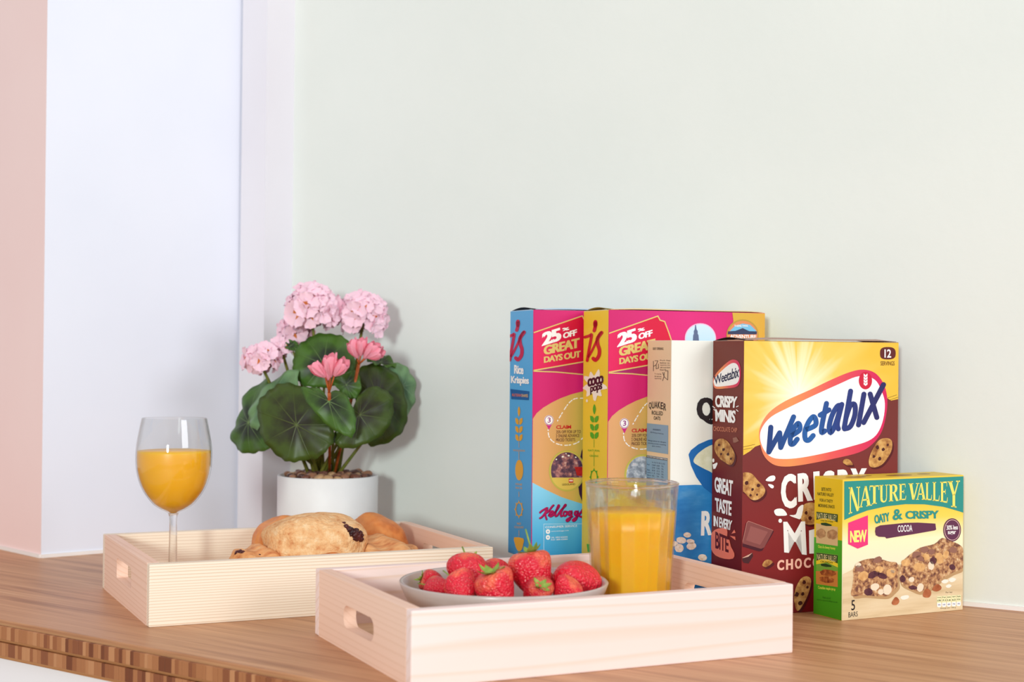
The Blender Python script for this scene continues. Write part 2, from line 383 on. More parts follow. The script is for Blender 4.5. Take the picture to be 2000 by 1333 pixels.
    def stroke(s, paths, wdt, mat, layer=2, T=None, name='printed_lettering', smooth=4):
        vs, fs = [], []; r = wdt/2
        for k, pts in enumerate(paths):
            c = catmull(pts, smooth, False) if smooth else pts
            c = [(T(*p) if T else p) for p in c]; e_ = 9e-6*k; b = len(vs); n = len(c)
            for i in range(n):
                d0 = Vector((c[i][0]-c[max(i-1, 0)][0], c[i][1]-c[max(i-1, 0)][1])); d1 = Vector((c[min(i+1, n-1)][0]-c[i][0], c[min(i+1, n-1)][1]-c[i][1]))
                d0 = d0.normalized() if d0.length > 1e-6 else d1.normalized(); d1 = d1.normalized() if d1.length > 1e-6 else d0
                t_ = d0+d1; t_ = t_.normalized() if t_.length > 1e-3 else d0; m_ = min(1.7, 1/max(0.4, t_.dot(d0)))
                vs += [(c[i][0]-t_.y*r*m_, c[i][1]+t_.x*r*m_, e_), (c[i][0]+t_.y*r*m_, c[i][1]-t_.x*r*m_, e_)]
            for i in range(n-1): fs.append([b+2*i, b+2*i+1, b+2*i+3, b+2*i+2])
            if wdt > 1.5:
                for i, s_ in ((0, -1), (n-1, 1)):
                    q = c[1 if i == 0 else n-2]; d = Vector((c[i][0]-q[0], c[i][1]-q[1])); a0 = math.atan2(d.y, d.x); b2 = len(vs)
                    vs += [(c[i][0]+r*math.cos(a0+math.radians(-90+30*h_)), c[i][1]+r*math.sin(a0+math.radians(-90+30*h_)), e_+4e-6) for h_ in range(7)]; fs.append(list(range(b2, b2+7)))
        return s.emit(name, [s.P(v[0], v[1])+(v[2],) for v in vs], fs, mat, layer)
def TT(ox, oy, k): return lambda x, y: (ox+x*k, oy+y*k)
c1 = TT(960, 580, .2101); c2 = TT(960, 840, .2101); c3 = TT(1240, 580, .21); c4 = TT(1240, 840, .21); c5 = TT(1380, 640, .2251)
c6 = TT(1380, 880, .2551); c7 = TT(1570, 900, .2476); c8 = TT(980, 920, .135); c9 = TT(1255, 660, .11254); c10 = TT(1255, 800, .11254)
c11 = TT(1580, 920, .12); c12 = TT(1580, 1060, .12); c13 = TT(1640, 1020, .1425)
def carton(name, label, x, y, th, L, W, h, z0, front, side, top, back=None):
    t = thing(name, label, 'box', (x, y, z0), th)
    me = box_me('carton', (0, 0, 0), (L, W, h), 0.0005, 1)
    o = obj('carton', me, [front, side, top], t)
    for p in me.polygons:
        n = p.normal; p.material_index = 0 if n.y < -0.6 else (2 if n.z > 0.6 else (1 if abs(n.x) > 0.6 or n.y > 0.6 or n.z < -.6 else 0))
    ul = me.uv_layers.new(name='UVMap')
    for p in me.polygons:
        for li, vi in zip(p.loop_indices, p.vertices):
            c = me.vertices[vi].co; ul.data[li].uv = (c.x/L, c.z/h) if p.material_index == 0 else ((W-c.y)/W, c.z/h)
    return t, Face(t, 'front', L, W, h, z0), Face(t, 'side', L, W, h, z0)
def top_flaps(t, L, W, h, col, dark, lift=0.0022):
    n = 14; vs, fs = [], []
    for i in range(n+1):
        u = i/n; z = h+0.0003+lift*min(1, 6*u)*(1 if u < .94 else max(0, (1-u)/.06))*(0.85+0.15*math.sin(7*u))
        for yy, k in ((0.0015, 0.35), (W*0.3, 1), (W-0.0015, 0.8)): vs.append((0.004+u*(L-0.006), yy, h+0.0003+(z-h-0.0003)*k))
    for i in range(n):
        for j in range(2): a = i*3+j; fs.append([a, a+3, a+4, a+1])
    o = obj('top_flap', mesh('top_flap', vs, fs, True), col, t); m_ = o.modifiers.new('thickness', 'SOLIDIFY'); m_.thickness = 0.0005; m_.offset = 1
    vs, fs = [], []
    for i in range(11):
        u = i/10; z = h+0.0003+0.0030*math.sin(math.pi*u)
        for xx in (0.0012, 0.012): vs.append((xx, 0.002+u*(W-0.004), z if xx < 0.005 else h+0.0003+0.6*(z-h-0.0003)))
    for i in range(10): a = 2*i; fs.append([a, a+2, a+3, a+1])
    o = obj('end_flap', mesh('end_flap', vs, fs, True), dark, t); m_ = o.modifiers.new('thickness', 'SOLIDIFY'); m_.thickness = 0.0005; m_.offset = 1
WHT = ink((250, 248, 246)); BLK = ink((34, 26, 32)); GOLD = ink((224, 196, 116)); CRIM = ink((206, 14, 60)); MAG = ink((214, 34, 118))

# ---- the two tall cereal boxes with the same offer panel
sb, sy = 0.862, 0.850
KL, KW, KH = 0.21054, 0.0740, 0.30005
magenta = grad('magenta_print', [(0.0, (206, 28, 108)), (0.5, (222, 40, 124)), (1.0, (212, 30, 104))], 'X')
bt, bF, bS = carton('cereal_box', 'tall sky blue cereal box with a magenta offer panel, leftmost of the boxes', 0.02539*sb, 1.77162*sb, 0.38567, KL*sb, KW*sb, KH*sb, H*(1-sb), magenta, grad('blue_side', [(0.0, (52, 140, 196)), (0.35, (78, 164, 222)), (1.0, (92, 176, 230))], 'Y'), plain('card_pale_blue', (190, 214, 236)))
top_flaps(bt, KL*sb, KW*sb, KH*sb, plain('card_pale_blue', (190, 214, 236)), plain('card_dark_grey', (40, 44, 54)))
zt = H+(KH-H)*sy
yt, yF, yS = carton('cereal_box', 'tall yellow cereal box with a brown and white splash logo on its side', 0.11366*sy, 1.74323*sy, 0.36144, KL*sy, KW*sy, zt-H*(1-sb), H*(1-sb), magenta, grad('yellow_side', [(0.0, (226, 196, 70)), (0.4, (240, 206, 62)), (1.0, (246, 208, 52))], 'Y'), plain('card_cream', (240, 214, 160)))
top_flaps(yt, KL*sy, KW*sy, zt-H*(1-sb), plain('card_cream', (240, 214, 160)), plain('card_olive', (150, 130, 50)), 0.0018)
yF.src = bF
ringm = grad('peach_to_lime_print', [(0.0, (222, 164, 112)), (0.16, (220, 168, 104)), (0.38, (200, 190, 70)), (0.5, (206, 206, 66)), (1.0, (214, 180, 60))], 'X')
lbl = grad('sky_blue_print', [(0.0, (46, 150, 206)), (0.12, (86, 182, 228)), (0.3, (140, 214, 248)), (1.0, (150, 218, 248))], 'Y')
photo_dark = noisy('tiny_photo_print', [(0.3, (52, 34, 62)), (0.48, (96, 66, 92)), (0.6, (180, 120, 120)), (0.72, (232, 210, 206))], 150, 4, 0.4)
photo_red = noisy('tiny_red_print', [(0.3, (140, 20, 30)), (0.7, (206, 44, 44))], 120, 3, 0.4)
photo_grey = noisy('tiny_grey_photo_print', [(0.3, (92, 96, 104)), (0.5, (160, 168, 180)), (0.65, (216, 220, 226)), (0.78, (220, 110, 70))], 170, 5, 0.4)
def offer(f, own):
    L, h = f.L, f.h
    P = f.poly
    P([c1(388, 690), c1(858, 722), c1(1090, 755), c1(1900, 830), c1(1900, 700), c1(858, 604)], grad('plum_print', [(0.0, (150, 40, 110)), (0.3, (196, 24, 92)), (1, (206, 20, 80))], 'X'), 1, 'offer_plum_band')
    if own: tk = [c1(380, 338), c1(842, 178), c1(1000, 260), c1(1010, 560), c1(858, 604), c1(380, 688)]
    else: tk = [c1(380, 338), c1(842, 178), c1(862, 215), c1(905, 228), c1(940, 320), c1(975, 420), c1(990, 560), c1(858, 604), c1(380, 688)]
    P(tk, grad('ticket_print', [(0.0, (226, 30, 96)), (0.25, (214, 14, 60)), (1, (210, 10, 50))], 'X'), 2, 'offer_ticket')
    f.stroke([[(380, 338), (842, 178), (862, 215), (905, 228), (940, 320), (975, 420)]], 2.2, GOLD, 3, c1, 'ticket_outline', 0)
    f.stroke([[(380, 688), (858, 604)]], 2.4, GOLD, 3, c1, 'ticket_outline', 0)
    f.stroke([[(380, 692), (600, 700), (858, 724), (1200, 768)]], 2.2, GOLD, 3, c1, 'offer_rule', 0)
    f.text('25', [(465, 462), (652, 402), (640, 283), (468, 338)], WHT, 4, 0.13, 0, c1)
    f.text('%', [(655, 320), (722, 308), (722, 282), (655, 292)], WHT, 4, 0.11, 0, c1)
    f.text('OFF', [(662, 392), (792, 358), (792, 300), (662, 338)], WHT, 4, 0.11, 0, c1)
    f.text('GREAT', [(482, 545), (818, 472), (818, 380), (482, 458)], GOLD, 4, 0.11, 0, c1)
    f.text('DAYS OUT', [(485, 616), (828, 562), (828, 500), (485, 558)], GOLD, 4, 0.10, 0, c1)
    lo = [c1(380, 1140), c1(420, 1082), c1(480, 1032), c1(560, 984), c1(640, 945), c1(740, 908), c1(840, 882), c1(1000, 856), c1(1200, 850), c1(1400, 880), c1(1600, 960), c2(1600, 860), c2(1200, 780), c2(840, 690), c2(650, 630), c2(500, 560), c2(376, 494)]
    P(lo, ringm, 1, 'offer_map_panel')
    P([c2(376, 490), c2(500, 556), c2(650, 627), c2(840, 688), c2(1200, 770), c2(1700, 840), c2(1700, 1600), c2(376, 1600)], lbl if own else ink((240, 208, 60)), 2, 'lower_panel')
    P([c2(870, 120), c2(835, 200), c2(808, 330), c2(800, 480), c2(815, 600), c2(850, 690), c2(900, 690), c2(900, 120)], ink((62, 36, 62)), 2, 'dark_band')
    if own: P([c2(870, 120), c2(835, 200), c2(808, 330), c2(800, 480), c2(815, 600), c2(850, 690), c2(1000, 700), c2(1000, 120)], ink((62, 36, 62)), 3, 'dark_band')
    # dashed trail
    def dashes(pts, T):
        cc = catmull(pts, 6, False)
        f_vs = []; acc = 0
        for k in range(0, len(cc)-2, 3): f.stroke([[cc[k], cc[k+1], cc[k+2]] if k % 2 else [cc[k], cc[k+1]]], 2.0, WHT, 3, T, 'dash', 0)
    dashes([(612, 1155), (650, 1090), (700, 1012), (740, 968), (785, 946), (860, 944)], c1)
    dashes([(525, 0), (532, 60), (570, 110), (640, 140), (720, 142), (800, 118), (860, 62)], c2)
    f.ell(533, 1148, 43, 46, WHT, 3, 'map_pin', c1); f.poly([c1(500, 1175), c1(566, 1175), c1(533, 1240)], ink((206, 40, 130)), 2, 'map_pin')
    f.ell(533, 1148, 40, 43, ink((150, 60, 140)), 4, 'map_pin', c1); f.ell(533, 1148, 35, 38, WHT, 5, 'map_pin', c1)
    f.line('3', 518, 1172, 548, 1170, 48, ink((150, 40, 130)), 6, 0.03, c1)
    f.line('CLAIM', 600, 1230, 738, 1227, 34, ink((206, 18, 40)), 4, 0.05, c1)
    f.line('25% OFF FOR UP TO', 600, 1272, 828, 1268, 28, ink((104, 60, 50)), 4, 0.02, c1)
    f.line('2 ONLINE ADVANCE', 598, 72, 815, 68, 30, ink((104, 60, 50)), 4, 0.02, c2)
    f.line('PRICED TICKETS', 598, 110, 776, 106, 29, ink((104, 60, 50)), 4, 0.02, c2)
    # round badge with a small picture
    f.ell(700, 382, 168, 192, ink((196, 186, 86)), 4, 'round_badge', c2, 40); f.ell(700, 380, 155, 178, ink((226, 198, 96)), 5, 'round_badge', c2, 40)
    up = [(700+150*math.cos(a), 380-172*math.sin(a)) for a in [math.radians(-22+224*i/26) for i in range(27)]]
    f.poly(up, photo_dark if own else photo_grey, 6, 'badge_picture', T=c2)
    if own:
        f.poly([(770, 345), (850, 345), (845, 430), (790, 425)], photo_red, 7, 'badge_picture', T=c2)
        for x, y, r in ((660, 250, 11), (715, 240, 10), (600, 275, 8), (780, 255, 8), (690, 222, 6)): f.ell(x, y, r, r*.8, WHT, 7, 'badge_picture', c2, 10)
        f.poly([(715, 455), (757, 455), (757, 492), (715, 492)], ink((200, 36, 40)), 7, 'badge_mark', T=c2); f.poly([(719, 464), (753, 464), (753, 480), (719, 480)], ink((240, 210, 200)), 8, 'badge_mark', T=c2)
        f.line('LEGOLAND', 655, 518, 775, 514, 18, ink((70, 52, 30)), 7, 0.02, c2)
offer(bF, True); offer(yF, False)
# script wordmark low on the blue front
kel = [[(548, 602), (580, 575), (620, 552), (652, 538), (630, 590), (600, 640), (570, 672), (546, 684)], [(742, 498), (720, 520), (690, 560), (650, 600), (618, 622)], [(622, 625), (628, 660), (642, 700)],
 [(672, 645), (715, 620), (738, 592), (722, 582), (695, 600), (682, 640), (700, 660), (735, 645)], [(735, 645), (780, 580), (822, 515), (815, 498), (795, 540), (770, 610), (772, 655), (800, 645)],
 [(800, 645), (850, 570), (915, 505), (912, 490), (885, 530), (850, 605), (850, 655), (880, 645)], [(925, 590), (900, 590), (885, 620), (895, 650), (920, 645), (935, 615), (925, 590), (950, 596)],
 [(1005, 590), (975, 586), (958, 615), (968, 640), (995, 620), (1005, 590), (1000, 650), (975, 705), (945, 728), (930, 715), (955, 690), (1015, 660)], [(1095, 590), (1065, 586), (1048, 615), (1058, 640), (1085, 620), (1095, 590), (1090, 650), (1065, 705), (1035, 725), (1020, 712), (1045, 690), (1110, 640)],
 [(1110, 640), (1150, 580), (1165, 560), (1160, 600), (1170, 640), (1150, 665), (1120, 655)]]
bF.stroke(kel, 4.0, ink((66, 20, 70)), 5, lambda x, y: c8(x+4, y+4), 'script_wordmark'); bF.stroke(kel, 3.2, ink((176, 6, 88)), 6, c8, 'script_wordmark')
bF.stroke([[(606, 1290), (606, 772), (1250, 768)]], 0.8, ink((200, 232, 248)), 4, c8, 'ruled_frame', 0)
bF.line('CONSUMER SERVICE', 628, 832, 1088, 812, 30, WHT, 5, 0.0, c8); bF.line('www.kelloggs.com', 712, 888, 965, 874, 18, WHT, 5, 0.01, c8)
bF.line('UK: 0800 626066', 712, 978, 950, 966, 20, WHT, 5, 0.01, c8); bF.line('ROI: 1800 626066', 712, 1010, 950, 998, 20, WHT, 5, 0.01, c8)
for cy_ in (880, 965): bF.ell(665, cy_, 31, 34, WHT, 5, 'contact_icon', c8); bF.ell(665, cy_, 14, 12, ink((150, 190, 220)), 6, 'contact_icon', c8)
# side panels
def side_s(f, T, col):
    f.stroke([[(250, 228), (248, 262), (240, 300), (236, 312)]], 6.4, col, 3, T, 'script_wordmark'); f.ell(247, 248, 20, 36, col, 3, 'script_wordmark', T)
    f.stroke([[(150, 372), (190, 360), (212, 350), (205, 400), (190, 480), (172, 590)]], 5.6, col, 3, T, 'script_wordmark')
    f.stroke([[(180, 560), (215, 500), (262, 400), (285, 345), (302, 328)]], 4.6, col, 3, T, 'script_wordmark')
    f.stroke([[(305, 330), (268, 385), (270, 440), (285, 490), (280, 545), (250, 585), (228, 570)]], 7.0, col, 3, T, 'script_wordmark')
side_s(bS, c1, ink((196, 14, 76))); side_s(yS, lambda x, y: c1(x+720, y+4), ink((206, 14, 44)))
bS.line('Rice', 214, 716, 302, 722, 82, WHT, 4, 0.09, c1); bS.line('Krispies', 184, 822, 352, 832, 86, WHT, 4, 0.09, c1)
bS.poly([(178, 858), (354, 880), (348, 962), (186, 952)], ink((22, 92, 156)), 3, 'printed_banner', T=c1)
bS.line('MULTIGRAIN', 196, 926, 278, 930, 26, ink((236, 120, 60)), 4, 0.02, c1); bS.line('SHAPES', 282, 932, 342, 936, 28, ink((240, 190, 90)), 4, 0.02, c1)
def wheat(f, T, col, xs, ys, k):
    f.poly([(xs, ys), (xs+12*k, ys+45), (xs, ys+95), (xs-12*k, ys+45)], col, 3, 'wheat_ear', 4, T)
    for j in range(3):
        y = ys+110+76*j
        for sgn_ in (-1, 1): f.poly([(xs+sgn_*3, y+58), (xs+sgn_*3, y+20), (xs+sgn_*16*k, y), (xs+sgn_*34*k, y-2), (xs+sgn_*32*k, y+36), (xs+sgn_*18*k, y+58)], col, 3, 'wheat_ear', 0, T)
OR = ink((228, 166, 48)); GR = ink((78, 172, 40))
wheat(bS, c1, OR, 258, 1020, 1.0); wheat(yS, c1, GR, 958, 1000, 1.15)
def icons(f, cx, col, first, second, ov=True):
    f.stroke([[(cx, 90), (cx, 165)], [(cx, 205), (cx, 272)]], 0.7, col, 3, c2, 'icon_rule', 0)
    f.line(first, cx-55, 200, cx+55, 204, 18, col, 3, 0.0, c2)
    if ov:
        f.ell(cx+2, 375, 37, 96, col, 3, 'grain_icon', c2); f.line('FINE', cx-30, 515, cx+30, 519, 18, col, 3, 0, c2); f.line('RICE', cx-30, 548, cx+30, 552, 18, col, 3, 0, c2)
        f.stroke([[(cx, 575), (cx, 625)]], 0.7, col, 3, c2, 'icon_rule', 0)
        gy = 740
    else: f.line(second, cx-40, 250, cx+40, 254, 18, col, 3, 0, c2); f.stroke([[(cx, 268), (cx, 340)]], 0.7, col, 3, c2, 'icon_rule', 0); gy = 440
    g = [(cx+30*math.cos(a), gy+62*math.sin(a)) for a in [2*math.pi*i/20 for i in range(21)]]
    f.stroke([g], 1.8, col, 3, c2, 'sun_icon', 0)
    for i in range(8):
        a = 2*math.pi*i/8; f.poly([(cx+31*math.cos(a-.22), gy+64*math.sin(a-.22)), (cx+44*math.cos(a), gy+88*math.sin(a)), (cx+31*math.cos(a+.22), gy+64*math.sin(a+.22))], col, 3, 'sun_icon', 0, c2)
    if ov:
        f.line('NO', cx-18, 882, cx+18, 884, 20, col, 3, 0, c2); f.line('COLOURS', cx-42, 914, cx+42, 918, 20, col, 3, 0, c2); f.stroke([[(cx, 935), (cx, 990)]], 0.7, col, 3, c2, 'icon_rule', 0)
    cx2 = cx if ov else cx+2
    f.poly([(cx2-45, 1000), (cx2+42, 1012), (cx2+40, 1060), (cx2+26, 1115), (cx2, 1130), (cx2-22, 1110), (cx2-38, 1060)] if ov else [(cx2-70, 1062), (cx2+10, 1066), (cx2+10, 1140), (cx2-60, 1136)], col, 3, 'bowl_icon', 2 if ov else 0, c2)
icons(bS, 258, OR, 'WHOLEGRAIN', ''); icons(yS, 955, GR, 'NATURAL', 'GRAINS', False)
spl = []
for i in range(30):
    a = 2*math.pi*i/30; r = 1+0.24*math.sin(9*a)+0.12*math.sin(5*a+1); spl.append((960+92*r*math.cos(a), 822+118*r*math.sin(a)))
yS.poly(spl, ink((250, 244, 226)), 3, 'white_splash', 2, c1); yS.ell(890, 968, 10, 14, ink((250, 244, 226)), 3, 'white_splash', c1, 10)
yS.line('coco', 895, 842, 1045, 806, 78, ink((66, 26, 36)), 4, 0.12, c1, dx=0); yS.line('pops', 920, 914, 1034, 880, 74, ink((66, 26, 36)), 4, 0.10, c1)
# upper right of the yellow box front
sv = yF.src; yF.src = yF
yF.poly([c3(895, 60), c3(915, 230), c3(880, 300), c3(860, 420), c3(900, 700), c3(1400, 700), c3(1400, 60)], grad('gold_print', [(0.0, (214, 174, 60)), (0.8, (216, 176, 62)), (1, (226, 170, 60))], 'X'), 3, 'gold_corner')
yF.ell(608, 390, 146, 144, ink((240, 190, 220)), 3, 'round_badge', c3, 36); yF.ell(608, 392, 138, 136, grad('sky_photo', [(0.0, (120, 180, 230)), (0.8, (170, 214, 246)), (1, (220, 236, 252))], 'Y'), 4, 'round_badge', c3, 36)
yF.poly([(558, 262), (566, 262), (572, 305), (582, 318), (582, 345), (590, 358), (594, 420), (536, 420), (540, 358), (546, 345), (546, 318), (553, 305)], ink((92, 106, 140)), 5, 'tower_picture', 0, c3)
yF.ell(1000, 360, 150, 150, ink((190, 150, 60)), 4, 'round_badge', c3, 36); yF.ell(1000, 362, 138, 138, ink((226, 140, 90)), 5, 'round_badge', c3, 36)
yF.poly([(880, 320), (930, 270), (1000, 250), (1070, 262), (1120, 310), (1130, 330), (1040, 318), (1000, 290), (940, 318)], ink((120, 190, 226)), 6, 'badge_picture', 0, c3); yF.poly([(862, 322), (930, 318), (1000, 292), (1060, 320), (1132, 322), (1130, 350), (862, 350)], ink((52, 60, 92)), 7, 'badge_picture', 0, c3)
yF.line('ADVENTURE', 880, 386, 1125, 390, 34, WHT, 8, 0.05, c3); yF.line('THEME PARK', 920, 280, 1050, 280, 18, WHT, 8, 0.03, c3)
yF.src = sv
# block they stand on
rs = [(0.012, 0.001), (0.012, 0.055), (0.17, 0.055), (0.19, -0.012), (0.19, -0.062), (0.064, -0.062), (0.064, 0.001)]
ri = obj('wooden_block', prism_me('wooden_block', rs, 0, H*(1-sb)), wood('reddish_wood', (150, 92, 74), (110, 62, 50), 'X', 0.006)); ri.location = (bt.location.x, bt.location.y, 0); ri.rotation_euler = (0, 0, 0.38567)
tag(ri, 'low reddish wooden block raising the tall blue and yellow cereal boxes', 'block')

# ---- oats box
sq = 0.8275; qa = 0.372; QL, QW, QH = 0.138, 0.0522, 0.2621
qt, qF, qS = carton('oats_box', 'cream and blue oats box with a beige side, between the yellow and brown boxes', 0.1886*sq, 1.74792*sq, qa, QL, QW, QH, 0, ink((242, 242, 234)), ink((234, 206, 168)), ink((226, 206, 180)))
INK = ink((44, 36, 40)); GB = ink((134, 166, 190))
qS.line('EASY OPENING', 185, 212, 365, 214, 44, INK, 3, 0.02, c9)
for k, s_ in enumerate(('Push flap', 'below to', 'separate the', 'tab and fold', 'back')): qS.line(s_, 308, 408+40*k, 308+(170 if len(s_) > 9 else 60+13*len(s_)), 410+40*k, 24, INK, 3, 0.0, c9)
for k, s_ in enumerate(('To close flap', 'slot tab into', 'opening')): qS.line(s_, 212, 640+40*k, 330, 646+40*k, 24, INK, 3, 0.0, c9)
qS.stroke([[(192, 405), (192, 580)], [(192, 500), (240, 470), (270, 400), (215, 400)], [(240, 470), (240, 540), (280, 530)], [(280, 455), (280, 535)]], 0.8, INK, 3, c9, 'opening_diagram', 0)
qS.stroke([[(445, 572), (440, 735)], [(350, 600), (380, 680), (440, 735)], [(380, 600), (375, 680), (350, 750)], [(400, 580), (445, 572)]], 0.8, INK, 3, c9, 'opening_diagram', 0)
for i, ch in enumerate('QUAKER'):
    x = 112+51*i; k = (i-2.5)**2*5; qS.text(ch, [(x, 1215+k+4*i), (x+44, 1217+k+4*i), (x+46, 1098+k*.8+4*i), (x+2, 1096+k*.8+4*i)], INK, 3, 0.03, 0, c9)
qS.line('ROLLED', 165, 92, 355, 108, 70, INK, 3, 0.03, c10); qS.line('OATS', 198, 180, 312, 190, 62, INK, 3, 0.03, c10)
qS.poly([(72, 240), (448, 280), (445, 780), (62, 722)], GB, 2, 'ingredients_panel', 0, c10); qS.poly([(72, 795), (438, 850), (445, 1600), (62, 1560)], GB, 2, 'nutrition_panel', 0, c10)
qS.poly([(76, 800), (436, 856), (434, 892), (76, 838)], ink((36, 40, 56)), 3, 'nutrition_header', 0, c10); qS.line('NUTRITION INFORMATION', 90, 832, 430, 884, 26, WHT, 4, 0.02, c10)
DB = ink((44, 58, 84))
qS.line('INGREDIENTS', 185, 362, 320, 376, 26, DB, 3, 0.02, c10); qS.line('100% Wholegrain Rolled Oats', 140, 412, 370, 444, 26, DB, 3, 0.01, c10)
qS.line('Allergy advice: for allergens', 98, 555, 412, 592, 28, DB, 3, 0.02, c10); qS.line('including cereals containing', 98, 600, 410, 636, 28, DB, 3, 0.01, c10); qS.line('gluten, see above', 170, 650, 320, 668, 26, DB, 3, 0.01, c10)
rnd = random.Random(3)
for r in range(7):
    for cx_, s_ in ((85, ('', 'kJ', '', 'fat', 'carbs', 'fibre', 'Protein')[r]), (170, ('Per 100g', '1569', '374', '8.0', '1.5', '60', '11')[r]), (250, ('Per 40g', '628', '150', '3.2', '0.6', '24', '4.4')[r]), (330, ('% RI', '7%', '7%', '5%', '3%', '9%', '9%')[r])):
        if s_: qS.line(s_, cx_, 922+46*r+(cx_-85)*.14, cx_+min(66, 12*len(s_)+14), 922+46*r+(cx_-30)*.14, 26, DB, 3, 0.01, c10)
qF.poly([(380, 518), (560, 512), (800, 520), (900, 520), (900, 1900), (250, 1900), (250, 518)], noisy('blue_brushed_print', [(0.3, (32, 122, 196)), (0.55, (52, 142, 210)), (0.8, (96, 170, 224))], 26, 5, 0.4, stretch=(1, 1, 3)), 1, 'blue_panel', 0, c4)
qF.poly([(498, 230), (520, 190), (590, 135), (680, 95), (800, 70), (1000, 60), (1000, 600), (720, 600), (640, 540), (570, 440), (520, 330)], grad('bowl_print', [(0.0, (24, 96, 166)), (0.6, (30, 108, 182)), (1, (40, 120, 196))], 'Y'), 2, 'bowl_picture', 0, c4)
qF.poly([(545, 300), (560, 250), (610, 200), (690, 150), (800, 120), (1000, 110), (1000, 400), (760, 410), (690, 385), (600, 340)], noisy('porridge_print', [(0.3, (214, 214, 178)), (0.7, (236, 236, 214))], 120, 4, 0.5), 3, 'porridge_picture', 3, c4)
for i, ch in enumerate('QUAKER'): qF.text(ch, [(575+190*i, 1190-20*i), (760+190*i, 1190-20*i), (745+190*i, 935-20*i), (570+190*i, 940-20*i)], INK, 3, 0.14, 0, c3)
for i, ch in enumerate('ROLLED'): qF.text(ch, [(612+120*i, 985-6*i), (716+120*i, 980-6*i), (722+120*i, 752-6*i), (618+120*i, 757-6*i)], WHT, 3, 0.09, 0, c4)
oat = noisy('oat_flake_print', [(0.3, (232, 206, 168)), (0.6, (250, 240, 226))], 300, 3, 0.5)
for x, y, rx, ry, ro in ((486, 978, 36, 24, .1), (430, 1028, 46, 30, .2), (515, 1038, 38, 22, .1), (524, 1082, 46, 34, -.2), (410, 1100, 42, 40, .5), (628, 1188, 42, 30, .2), (370, 1060, 30, 24, 0)): qF.ell(x, y, rx, ry, oat, 3, 'oat_flake_picture', c4, 18, ro, 0.1)

# ---- chocolate wheat cereal box
WL, WW, WH = 0.17802, 0.05814, 0.26236
brownp = grad('brown_print', [(0.0, (122, 20, 24)), (0.3, (132, 36, 38)), (0.6, (118, 48, 46)), (1.0, (110, 46, 34))], 'Y')
wt_, wF, wS = carton('cereal_box', 'brown and yellow cereal box with a white oval logo and chocolate biscuits', 0.22026, 1.40682, 0.38532, WL, WW, WH, 0, brownp, grad('brown_side', [(0.0, (76, 14, 34)), (0.12, (104, 16, 18)), (0.5, (112, 30, 22)), (1, (116, 48, 36))], 'Y'), plain('card_taupe', (172, 142, 128)))
top_flaps(wt_, WL, WW, WH, plain('card_taupe', (172, 142, 128)), plain('card_dark_brown', (52, 20, 18)), 0.0026)
def burst():
    mt, nt, b = newmat('yellow_burst_print'); L = nt.links
    tc = N(nt, 'ShaderNodeTexCoord'); mp = N(nt, 'ShaderNodeMapping'); mp.inputs['Location'].default_value = (-0.34, -0.80, 0); L.new(tc.outputs['UV'], mp.inputs[0])
    sp = N(nt, 'ShaderNodeSeparateXYZ'); L.new(mp.outputs[0], sp.inputs[0])
    at = N(nt, 'ShaderNodeMath', operation='ARCTAN2'); L.new(sp.outputs['Y'], at.inputs[0]); L.new(sp.outputs['X'], at.inputs[1])
    n1 = N(nt, 'ShaderNodeTexNoise', Scale=3.4, Detail=2.0); n1.noise_dimensions = '1D'; L.new(at.outputs[0], n1.inputs['W'])
    ln = N(nt, 'ShaderNodeVectorMath', operation='LENGTH'); L.new(mp.outputs[0], ln.inputs[0])
    dv = N(nt, 'ShaderNodeMath', operation='DIVIDE'); L.new(ln.outputs['Value'], dv.inputs[0]); L.new(n1.outputs[0], dv.inputs[1])
    r = ramp(nt, [(0.0, (255, 252, 236)), (0.2, (252, 240, 190)), (0.5, (242, 204, 90)), (1.0, (236, 190, 50))]); L.new(dv.outputs[0], r.inputs[0])
    L.new(r.outputs[0], b.inputs['Base Color']); b.inputs['Roughness'].default_value = 0.4; return mt
wF.poly([(300, 0), (1800, 0), (1800, 590), (1660, 622), (1600, 635), (1560, 610), (1300, 700), (900, 900), (520, 1000), (420, 1035), (375, 1075), (300, 1120)], burst(), 1, 'yellow_panel', 0, c5)
wF.stroke([[(305, 1040), (420, 1015)], [(320, 1060), (400, 1045)], [(1570, 612), (1650, 585)], [(1590, 630), (1660, 605)]], 0.7, ink((90, 50, 20)), 2, c5, 'brush_marks', 0)
rim = [(455, 950), (470, 850), (540, 740), (680, 640), (900, 540), (1100, 445), (1250, 385), (1360, 366), (1460, 395), (1530, 480), (1565, 600), (1560, 740), (1520, 900), (1440, 1010), (1320, 1085), (1100, 1140), (850, 1190), (680, 1208), (570, 1185), (490, 1100)]
inn = [(462, 960), (480, 870), (560, 775), (720, 690), (950, 580), (1150, 490), (1290, 430), (1390, 425), (1470, 465), (1520, 560), (1545, 660), (1530, 800), (1480, 920), (1400, 985), (1260, 1030), (1050, 1085), (820, 1130), (660, 1142), (560, 1125), (495, 1060)]
rimm = grad('logo_rim_print', [(0.05, (240, 130, 100)), (0.3, (240, 150, 90)), (0.55, (230, 90, 90)), (0.85, (214, 36, 92))], 'X')
wF.poly(rim, rimm, 2, 'logo_oval', 4, c5); wF.poly(inn, ink((250, 250, 252)), 3, 'logo_oval', 4, c5)
NAVY = grad('navy_logo_print', [(0.1, (34, 52, 112)), (0.42, (36, 96, 168)), (0.6, (40, 60, 130)), (0.9, (44, 40, 96))], 'X')
